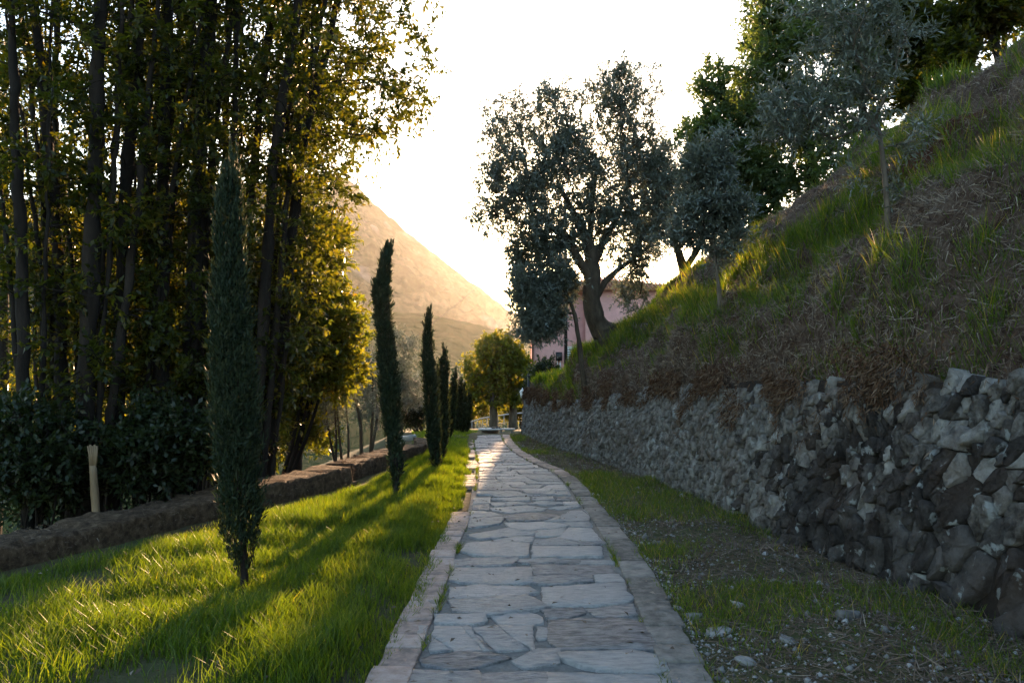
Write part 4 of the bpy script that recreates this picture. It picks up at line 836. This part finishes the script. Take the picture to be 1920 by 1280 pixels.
tree('olive_tree', [[(q, .035), (P(1382, 430, 19.5), .03), (P(1380, 390, 19.5), .02)]], lobes([plobe(1375, 350, 19.5, 36, 40)], 80, rng), rng, (.08, .018), M['bark'], M['olive'], 'slim dark stem of a young olive on the crest against the sky', 'tree', None, .005, 4, .24, 11, .8, simple=True, min_col=.6)

# --- pollarded pair at the end of the path, valley olives, bushes
for k, (px, ls, lab) in enumerate([(926, [(893, 690, 24, 34), (925, 658, 32, 26), (905, 725, 32, 26), (935, 700, 24, 34), (885, 745, 14, 16), (930, 748, 22, 16), (908, 645, 10, 16), (930, 630, 8, 15)], 'left trunk of the pair of round-crowned trees at the path end'), (962, [(955, 668, 24, 28), (978, 700, 22, 34), (955, 735, 24, 24), (978, 735, 12, 18), (945, 690, 20, 30), (953, 640, 8, 16), (970, 660, 8, 16), (988, 690, 8, 14)], 'right trunk of the pair of round-crowned trees at the path end')]):
    rng = np.random.default_rng(230 + k); d = 40 + k * .4; q = P(px, 806, d); q[2] = gz(q[0], q[1]) - .2
    tree('pollard_tree', [[(q, .27), (P(px, 780, d), .22), (P(px + (1 if k else -1), 750, d), .2), (P(px - 4, 710, d), .08)]], lobes([plobe(a[0], a[1], d, a[2], a[3]) for a in ls], 340, rng, .45), rng, (.17, .12), M['bark_olive'], M['plane'], lab, 'tree', 'pair of trees at the path end', .012, 4, .36, 8, .8, simple=True, min_col=.6)
VO = [(745, 700, 24, [(748, 660, 32, 46), (735, 720, 36, 36), (765, 735, 32, 36)], 'olive', 'silvery valley olive glowing behind the second cypress', 260),
      (640, 800, 14.5, [(600, 770, 55, 45), (635, 735, 40, 36), (620, 700, 55, 36)], 'olive', 'small many-stemmed olive just beyond the block end of the long low wall', 260),
      (690, 730, 20, [(680, 700, 45, 45), (700, 760, 40, 40), (650, 680, 40, 40)], 'olive', 'backlit olive down the slope left of the second cypress', 240),
      (790, 760, 26, [(775, 772, 30, 22), (800, 765, 24, 24), (755, 778, 24, 20)], 'shrub', 'dark low hedge behind the third cypress', 200),
      (885, 775, 50, [(880, 760, 26, 20), (905, 765, 24, 18), (860, 755, 24, 24)], 'plane', 'yellow green bush behind the railing left of the pollarded pair', 170),
      (975, 770, 52, [(960, 772, 26, 16), (990, 760, 22, 20)], 'plane', 'sunlit bush behind the railing right of the pollarded pair', 130),
      (835, 740, 55, [(830, 735, 30, 24), (800, 725, 30, 24), (860, 730, 24, 20)], 'olive', 'hazy olive in the valley behind the far cypresses', 170),
      (1005, 722, 28.5, [(1003, 716, 13, 24), (1016, 706, 12, 26), (995, 730, 9, 14), (1030, 690, 12, 18)], 'shrub', 'dark upright rosemary bush below the pink house', 170)]
for k, (px, py, d, ls, mt, lab, n) in enumerate(VO):
    rng = np.random.default_rng(240 + k); c = P(px, py, d); bz = np.array((c[0], c[1], gz(c[0], c[1]))); s = max(.7, d / 20)
    bush('bush' if mt in ('shrub', 'plane') else 'olive_tree', bz, [plobe(a[0], a[1], d, a[2], a[3]) for a in ls], n, (.085 * s, .02 * s if mt == 'olive' else .036 * s), M[mt], lab, rng, 4, .04 * s, 'bush' if mt in ('shrub', 'plane') else 'tree', k_tw=4, tw_len=.26 * s, per=11, simple=True, bark='bark_olive')

# ------------------------------------------------------------------ pink house, lamp, railing, stone table, cable
hs_ = empty('pink_house'); hy = 46.0; zb = -1.9
def hbox(name, a, b, m, par=hs_):
    mb = MB(); mb.box(a, b); return mb.build(name, M[m], par)
hbox('wall', (1.30, hy, zb), (4.4, hy + 7, 6.9), 'pink', hs_); hbox('wall', (4.4, hy - .4, zb), (10.2, hy + 8, 6.9), 'pink', hs_)  # left wall raised to full height, unseen behind the olive, to shade the path
def roof(x0, x1, y0, y1, z, hgt, nm):
    mb = MB(); cx_ = (x0 + x1) / 2; w = min(x1 - x0, y1 - y0) / 2
    top = [(x0 + w, y0 + w, z + hgt), (x1 - w + .01, y1 - w, z + hgt)]
    mb.add([(x0, y0, z), (x1, y0, z), (x1, y1, z), (x0, y1, z), top[0], top[1], (x0, y0, z + .12), (x1, y0, z + .12), (x1, y1, z + .12), (x0, y1, z + .12)],
           [(0, 3, 2, 1), (0, 1, 7, 6), (1, 2, 8, 7), (2, 3, 9, 8), (3, 0, 6, 9), (6, 7, 4), (7, 8, 5, 4), (8, 9, 5), (9, 6, 4, 5)])
    ro = mb.build('roof', M['roof'], hs_)
    x = x0 + .1; k = 0
    while x < x1 - .05 and k < 60:                           # cover tiles along the eave seen from the path
        t = MB(); f = min(1, max(.05, min(x - x0, x1 - x) / w)); t.tube([(x, y0 - .05, z + .14), (x, y0 + w * f * .98, z + .15 + hgt * f * .98)], [.075, .06], 6); t.build('roof_tile', M['roof'], ro); x += .22; k += 1
roof(.75, 10.7, hy - .9, hy + 8.4, 6.9, 1.3, 'b')
mb = MB(); mb.tube([(1.24, hy - .08, zb), (1.24, hy - .08, 3.9), (1.05, hy - .3, 4.15), (.72, hy - .55, 4.22)], .055, 8); mb.build('drainpipe', M['brown'], hs_)
win = hbox('window', (3.22, hy - .03, 2.55), (4.02, hy + .02, 3.55), 'glass')
for x0 in (3.2, 3.64):
    mb = MB(); zz = (2.5, 3.6); mb.box((x0, hy - .09, zz[0]), (x0 + .05, hy - .04, zz[1])); mb.box((x0 + .35, hy - .09, zz[0]), (x0 + .40, hy - .04, zz[1])); mb.box((x0 + .052, hy - .088, zz[0]), (x0 + .348, hy - .042, zz[0] + .07)); mb.box((x0 + .052, hy - .088, zz[1] - .07), (x0 + .348, hy - .042, zz[1]))
    sh = mb.build('shutter', M['white'], hs_)
    for i in range(7):
        t = MB(); z = zz[0] + .12 + i * .135; t.box((x0 + .053, hy - .085, z), (x0 + .347, hy - .06, z + .075)); t.build('slat', M['white'], sh)
ac = hbox('meter_box', (2.62, hy - .35, 2.75), (2.98, hy - .02, 3.25), 'iron'); mb = MB(); mb.tube([(2.72, hy - .1, 2.75), (2.72, hy - .1, 0)], .03, 6); mb.tube([(2.88, hy - .1, 2.75), (2.88, hy - .1, 0)], .04, 6); mb.build('conduit', M['white'], hs_)
for (x, z) in ((5.2, 1.0),):
    wdw = hbox('window', (x, hy - .43, z), (x + .8, hy - .38, z + 1.3), 'glass'); hbox('sill', (x - .08, hy - .55, z - .09), (x + .88, hy - .40, z - .003), 'pale_stone', wdw)
tag(hs_, 'pink rendered house with tiled roof and white shutters behind the olives', 'house')
lamp = empty('lantern_lamp'); q = P(991, 750, 27.4); z0 = gz(q[0], q[1]); zt2 = P(991, 706, 27.4)[2]
mb = MB(); mb.tube([(q[0], q[1], z0 - .1), (q[0], q[1], z0 + .3), (q[0], q[1], zt2)], [.05, .04, .035], 10); mb.lathe((q[0], q[1], zt2), [(.05, 0), (.055, .03), (.02, .06)], 10); mb.build('post', M['iron'], lamp, True)
lc = P(979.5, 741, 27.4); mb = MB(); mb.tube([(q[0], q[1], lc[2] - .02), (q[0] - .1, q[1], lc[2] - .13), (lc[0], q[1], lc[2] - .10)], .014, 6); mb.build('bracket', M['iron'], lamp, True)
mb = MB(); mb.lathe((lc[0], q[1], lc[2] - .09), [(.055, 0), (.095, .2)], 6); gl = mb.build('lantern_glass', M['lampglass'], lamp); mb = MB(); mb.lathe((lc[0], q[1], lc[2] + .112), [(.11, 0), (.07, .07), (.015, .12), (.012, .16)], 6); mb.build('lantern_cap', M['white'], lamp)
tag(lamp, 'white lantern on a black post at the far wall corner', 'lamp')
rl = empty('railing'); pl = [P(868, 797, 42.6), P(885, 790, 42.8), P(905, 784, 43), P(922, 781, 43.2), P(945, 777.5, 43.4), P(968, 775, 43.5), P(1000, 772, 43.6), P(1030, 770, 43.6)]
mb = MB(); mb.tube(pl, .045, 8); mb.build('handrail', M['steel'], rl, True)
mb = MB(); mb.tube([p - (0, 0, .45) for p in pl], .018, 6); mb.build('lower_rail', M['steel'], rl, True)
for i in range(len(pl) - 1):
    for t in (0, .5):
        p = pl[i] * (1 - t) + pl[i + 1] * t; mb = MB(); mb.tube([(p[0], p[1], gz(p[0], p[1]) - .1), p - (0, 0, .05)], .022, 6); mb.build('post', M['steel'], rl)
tag(rl, 'pale metal railing curving behind the pollarded pair', 'railing')
tb_ = empty('stone_table'); q = P(920, 803, 26.2); zg0 = gz(q[0], q[1]); mb = MB(); mb.lathe((q[0] - .02, q[1], zg0 - .05), [(.26, 0), (.30, .12), (.27, q[2] - zg0 - .02)], 18); mb.build('base', M['brown'], tb_)
mb = MB(); mb.lathe((q[0] - .02, q[1], q[2] - .065), [(.30, 0), (.40, .02), (.41, .045), (.38, .07)], 26); mb.build('top', M['pale_stone'], tb_)
tag(tb_, 'low round pale stone table where the path ends', 'table')
rng = np.random.default_rng(300)
for i, (dx, dy, s, m, lab) in enumerate([(.10, -.1, (.07, .05, .05), 'iron', 'dark lump in the middle of the round stone table'), (.22, 0, (.05, .05, .06), 'gravel', 'pale stone at the right rim of the round stone table'), (-.15, .1, (.08, .07, .03), 'pale_stone', 'flat pale stone on the left of the round stone table'), (.3, .05, (.04, .04, .04), 'iron', 'small dark lump at the far right of the round stone table')]):
    tag(rock_obj('stone', (q[0] + dx, q[1] + dy, q[2] + s[2] * .6), s, rng, M[m]), lab, 'stone', 'stones lying on the round table')
bn = empty('stone_bench'); q = P(950, 803, 27.5); mb = MB(); mb.box((q[0] - .28, q[1] - .2, q[2] - .05), (q[0] + .3, q[1] + .2, q[2])); mb.build('seat', M['pale_stone'], bn)
for s in (-.2, .2): mb = MB(); mb.box((q[0] + s - .05, q[1] - .15, gz(q[0], q[1]) - .05), (q[0] + s + .05, q[1] + .15, q[2] - .052)); mb.build('leg', M['pale_stone'], bn)
tag(bn, 'low pale stone bench right of the round table', 'bench')
a = P(700, 690, 33); b = P(1060, 388, 44); ts = np.linspace(0, 1, 40); mb = MB(); mb.tube([a + (b - a) * t - np.array((0, 0, .9 * 4 * t * (1 - t))) * .35 for t in ts], .011, 5, False)
tag(mb.build('overhead_cable', M['iron'], None), 'thin dark cable slanting across the mountain', 'cable')
up = empty('utility_pole'); mb = MB(); mb.tube([(b[0], b[1], -1.6), (b[0], b[1], b[2] + .2)], [.11, .08], 10); mb.build('pole', M['bark'], up, True); tag(up, 'wooden pole carrying the cable, mostly behind the big olive', 'pole')

# ------------------------------------------------------------------ grass, straw, gravel (nobody could count them)
def stuff(name, V, faces, mat, rnd, label): return tag(mesh(name, V, faces, mat, None, rnd), label, kind='stuff')
rng = np.random.default_rng(400)
def lawn(n, y0, y1, far, h, w, name, label, pw=1.0):
    y = y0 + (y1 - y0) * rng.random(n) ** pw; a = lowx(y) + .30; b = LI(np.clip(y, 1.2, 22)) - .17 + .10 * fbm(y * 2.2, 0 * y, 1.0, 3); x = a + (b - a) * rng.random(n) ** .82
    cl = fbm(x * 2.6, y * 2.6, 0, 3); bare = fbm(x * 1.3 + 9, y * 1.3, 4, 3); keep = rng.random(n) < np.clip(1.0 + 2.0 * bare + .6 * cl, .05, 1); x, y, cl = x[keep], y[keep], cl[keep]; n = len(x)
    Pn = np.stack([x, y, gz(x, y) - .01], 1); edge = np.clip((LI(np.clip(y, 1.2, 22)) - .1 - x) / .4, .6, 1); tall = 1 - .45 * sstep(.75, .3, x - lowx(y))
    H_ = h * rng.uniform(.45, 1.25, n) * edge * (1 + .8 * cl) * tall; W_ = w * rng.uniform(.7, 1.3, n)
    V, f, k = blades(Pn, np.clip(H_, .02, None), W_, .75, rng, far); R = np.clip(.35 + .35 * fbm(x * 1.8, y * 1.8, 7, 2) + rng.normal(0, .16, n), 0, .85); R[rng.random(n) < .012] = .85
    stuff(name, V, f, M['grass'], np.repeat(R, k), label)
lawn(84000, 2.6, 8.2, False, .135, .0062, 'grass', 'long bright lawn grass in the foreground left of the path', 1.15)
lawn(90000, 8.0, 17, True, .14, .010, 'grass', 'sunlit lawn grass around the second and third cypress', 1.1)
lawn(26000, 16.8, 30, True, .10, .016, 'grass', 'distant lawn grass left of the path end', 1.0)
# path-side weeds in joints and verge grass
n = 80000; y = 2.8 + 21 * rng.random(n) ** 1.6; a = RI(np.clip(y, 1.2, 22)) + .26; b = xb(y) + .02; x = a + (b - a) * rng.random(n)
m_ = fbm(x * 1.5 + 3, y * 1.1, 2, 3) + .30 * sstep(7.5, 9, y) * sstep(13.5, 11, y) + .08 - .12 * sstep(13.5, 16, y); m_ = m_ + .35 * fbm(x * 7, y * 5, 6, 2); keep = (rng.random(n) < np.clip(m_ * 2.4, .03, 1)) & (b > a); x, y = x[keep], y[keep]; n = len(x)
Pn = np.stack([x, y, gz(x, y) - .01], 1); V, f, k = blades(Pn, .085 * rng.uniform(.4, 1.4, n), .0075 * rng.uniform(.7, 1.3, n), .9, rng, True); R = np.clip(rng.normal(.3, .17, n), 0, .9); R[rng.random(n) < .08] = 1
stuff('verge_grass', V, f, M['grass'], np.repeat(R, k), 'patchy grass on the verge between kerb and stone wall')
n = 40000; y = 2.8 + 20 * rng.random(n) ** 1.9; a = RI(np.clip(y, 1.2, 22)) + .25; b = xb(y) + .05; t = rng.random(n) ** .75; x = a + (b - a) * t
D = rng.normal(0, 1, (n, 3)) * (1, 1, .28); Pn = np.stack([x, y, gz(x, y) + .012], 1); Ls = rng.uniform(.05, .2, n); V, f = leaf3(Pn, D, rng.normal(0, .5, (n, 3)) + (0, 0, 1), Ls, .0055 * rng.uniform(.5, 1.7, n))
stuff('dry_litter', V, [f], M['straw'], np.repeat(np.clip(rng.normal(.12, .2, n), 0, 1), 3), 'dry straw and dead stalks strewn on the verge')
n = 9000; y = 3.2 + 17 * rng.random(n) ** 2.0; a = RI(np.clip(y, 1.2, 22)) + .27; b = xb(y); t = rng.random(n) ** 1.6; x = a + (b - a) * t; keep = (b > a) & (fbm(x * 1.5 + 3, y * 1.1, 2, 3) < .22); x, y = x[keep], y[keep]; n = len(x)
oc = np.array([(1, 0, 0), (0, 1, 0), (-1, 0, 0), (0, -1, 0), (0, 0, 1), (0, 0, -1)], float); s = .0075 * rng.lognormal(0, .6, n)[:, None, None]; V = oc[None] * s * rng.uniform(.6, 1.3, (n, 6, 1)) * (1, 1, .7); an = rng.uniform(0, 6.28, n); c_, s_n = np.cos(an)[:, None], np.sin(an)[:, None]
V = np.stack([V[..., 0] * c_ - V[..., 1] * s_n, V[..., 0] * s_n + V[..., 1] * c_, V[..., 2]], -1) + np.stack([x, y, gz(x, y) + .006], 1)[:, None]
fo = np.array([(0, 1, 4), (1, 2, 4), (2, 3, 4), (3, 0, 4), (1, 0, 5), (2, 1, 5), (3, 2, 5), (0, 3, 5)]); f = ((np.arange(n) * 6)[:, None, None] + fo[None]).reshape(-1, 3)
stuff('gravel', V.reshape(-1, 3), [f], M['gravel'], np.repeat(rng.random(n), 6), 'loose pale gravel beside the right kerb')
# the bank: green bands and tufts
n = 290000; y = 3 + 22.5 * rng.random(n) ** 1.25; col = C_TOP + 1 + (C_P - C_TOP) * rng.random(n); q = hill_point(y, col)
band = np.exp(-((col - C_G - 5) / 5.0) ** 2) * 1.0 + .5 * sstep(14, 19, y) * np.exp(-((col - C_G) / 7.0) ** 2); m_ = 1.15 * fbm(q[:, 0] * .9, q[:, 1] * .55, q[:, 2] * .9, 3) + .75 * band + .01 + .12 * sstep(C_G + 4, C_M, col) + .22 * sstep(C_M, C_C, col) * sstep(0, .2, fbm(q[:, 1] * .4, q[:, 2] * 1.1, 3, 2))
m_ -= .35 * sstep(C_G - 4, C_TOP, col) * sstep(18, 12, y)
keep = rng.random(n) < np.clip(m_ * 3.2, .012, 1); q, y, col, m_ = q[keep], y[keep], col[keep], m_[keep]; n = len(q)
V, f, k = blades(q - (0, 0, .02), np.clip(.12 * rng.uniform(.4, 1.5, n) * (1 + .5 * np.clip(m_, 0, 1)) * (1 + 1.6 * np.clip(vnoise(q[:, 0] * 4, q[:, 1] * 4, q[:, 2] * 4), -.4, 1)), .02, .34), (.0055 + .0008 * y) * rng.uniform(.7, 1.3, n), .8, rng, True); R = np.clip(rng.normal(.36, .17, n), 0, .85); R[rng.random(n) < .10] = 1
stuff('bank_grass', V, f, M['grass'], np.repeat(R, k), 'green grass bands and tufts on the bank'); print('bank grass', n)
n = 290000; y = 3 + 22.5 * rng.random(n) ** 1.4; col = C_TOP - 1 + (C_C + 2 - C_TOP) * rng.random(n) ** 1.1; q = hill_point(y, col); q2 = hill_point(y, col - .6); dn = norm(q2 - q)
keep = rng.random(n) < np.clip(.8 + 1.6 * fbm(q[:, 0] * 1.2, q[:, 1] * 1.2, q[:, 2] * 1.2 + 8, 3), .5, 1); q, dn, y = q[keep], dn[keep], y[keep]; n = len(q)
outn = norm(np.stack([-np.ones(n), np.zeros(n), .7 * np.ones(n)], 1)); D = norm(dn * rng.uniform(-.2, 1.1, (n, 1)) + rng.normal(0, .55, (n, 3)) + outn * .12)
V, f = leaf3(q + outn * .012, D, outn + rng.normal(0, .4, (n, 3)), rng.uniform(.04, .15, n) * np.where(rng.random(n) < .04, 1.9, 1), (.0020 + .00055 * y) * rng.uniform(.6, 1.8, n))
stuff('dry_straw', V, [f], M['straw'], np.repeat(np.clip(rng.normal(.36, .24, n), 0, 1), 3), 'matted dry grass covering the bank'); print('straw', n)
n = 60000; y = 3 + 22 * rng.random(n) ** 1.4; dep = rng.random(n) ** 1.3 * (.12 + 1.3 * np.clip(fbm(y * 2.0, 0 * y, 5, 3) + .12, 0, 1) * sstep(16, 8, y)); h_ = zt(y) + .45 * rng.random(n) - dep; keep = rng.random(n) < np.clip(.12 + 2.4 * fbm(y * 2.6, h_ * 2.6, 9, 3), .02, 1); y, h_ = y[keep], h_[keep]; n = len(y)
q = wall_surf(y, h_, rng.uniform(.01, .07, n)); D = norm(rng.normal(0, .55, (n, 3)) + (-.25, 0, -.8)); V, f = leaf4(q, D, rng.normal(0, 1, (n, 3)), rng.uniform(.03, .12, n), (.006 + .0006 * y) * rng.uniform(.6, 1.5, n))
stuff('hanging_roots', V, [f], M['roots'], np.repeat(rng.random(n), 4), 'reddish roots and dead moss hanging over the wall top')
# fallen leaves and weeds in the joints
n = 900; y = 2.8 + 17 * rng.random(n) ** 1.3; x = np.where(rng.random(n) < .6, lowx(y) + .4 + (LI(y) - lowx(y) - .5) * rng.random(n), LI(y) - .2 + (RI(y) - LI(y) + .6) * rng.random(n)); zf = np.where(x < LI(y) - .25, gz(x, y) + .05, .022)
V, f = leaf4(np.stack([x, y, zf], 1), rng.normal(0, 1, (n, 3)) * (1, 1, .15), rng.normal(0, .3, (n, 3)) + (0, 0, 1), .045 * rng.uniform(.5, 1.3, n), .02 * rng.uniform(.6, 1.3, n), .3)
stuff('fallen_leaves', V, [f], M['straw'], np.repeat(rng.random(n) * .8, 4), 'scattered dry fallen leaves on lawn and path')
n = 26000; y = 2.8 + 19.3 * rng.random(n) ** 1.2; e = rng.random(n); x = np.where(e < .38, LI(y) + rng.normal(0, .012, n), np.where(e < .62, RI(y) + .01 + rng.normal(0, .014, n), np.where(e < .8, RI(y) + .265 + rng.normal(0, .03, n), LI(y) - .235 + rng.normal(0, .03, n))))
keep = rng.random(n) < np.clip(2.4 * fbm(x * 3, y * 2.3, 5, 2) - .12, 0, 1); x, y = x[keep], y[keep]; n = len(x)
V, f, k = blades(np.stack([x, y, np.full(n, .0)], 1), .05 * rng.uniform(.4, 1.5, n), .006 * rng.uniform(.7, 1.3, n), 1.1, rng, True); stuff('joint_weeds', V, f, M['grass'], np.repeat(np.clip(rng.normal(.4, .25, n), 0, 1), k), 'weeds growing in the joints along the kerbs')
# leaf litter under the wood
n = 7000; y = 3 + 13 * rng.random(n); x = lowx(y) - .1 - 4 * rng.random(n); V, f = leaf4(np.stack([x, y, gz(x, y) + .02], 1), rng.normal(0, 1, (n, 3)) * (1, 1, .3), rng.normal(0, .4, (n, 3)) + (0, 0, 1), .08, .035)
stuff('leaf_litter', V, [f], M['straw'], np.repeat(rng.random(n) * .6, 4), 'brown leaf litter under the wood')

# ------------------------------------------------------------------ haze: the air itself, pale and even
def haze():
    m, nt, out, N, L = new_mat('hazy_air'); v = N('VolumePrincipled'); v.inputs['Color'].default_value = (.98, .95, .91, 1); v.inputs['Density'].default_value = HAZE; v.inputs['Anisotropy'].default_value = .72; L(v.outputs[0], out.inputs['Volume'])
    mb = MB(); mb.box((-1900, -1100, -75), (1900, 1900, 420)); o = mb.build('haze', m); tag(o, 'warm evening haze filling the valley', kind='stuff'); o.display_type = 'WIRE'
HAZE = .000055
haze()
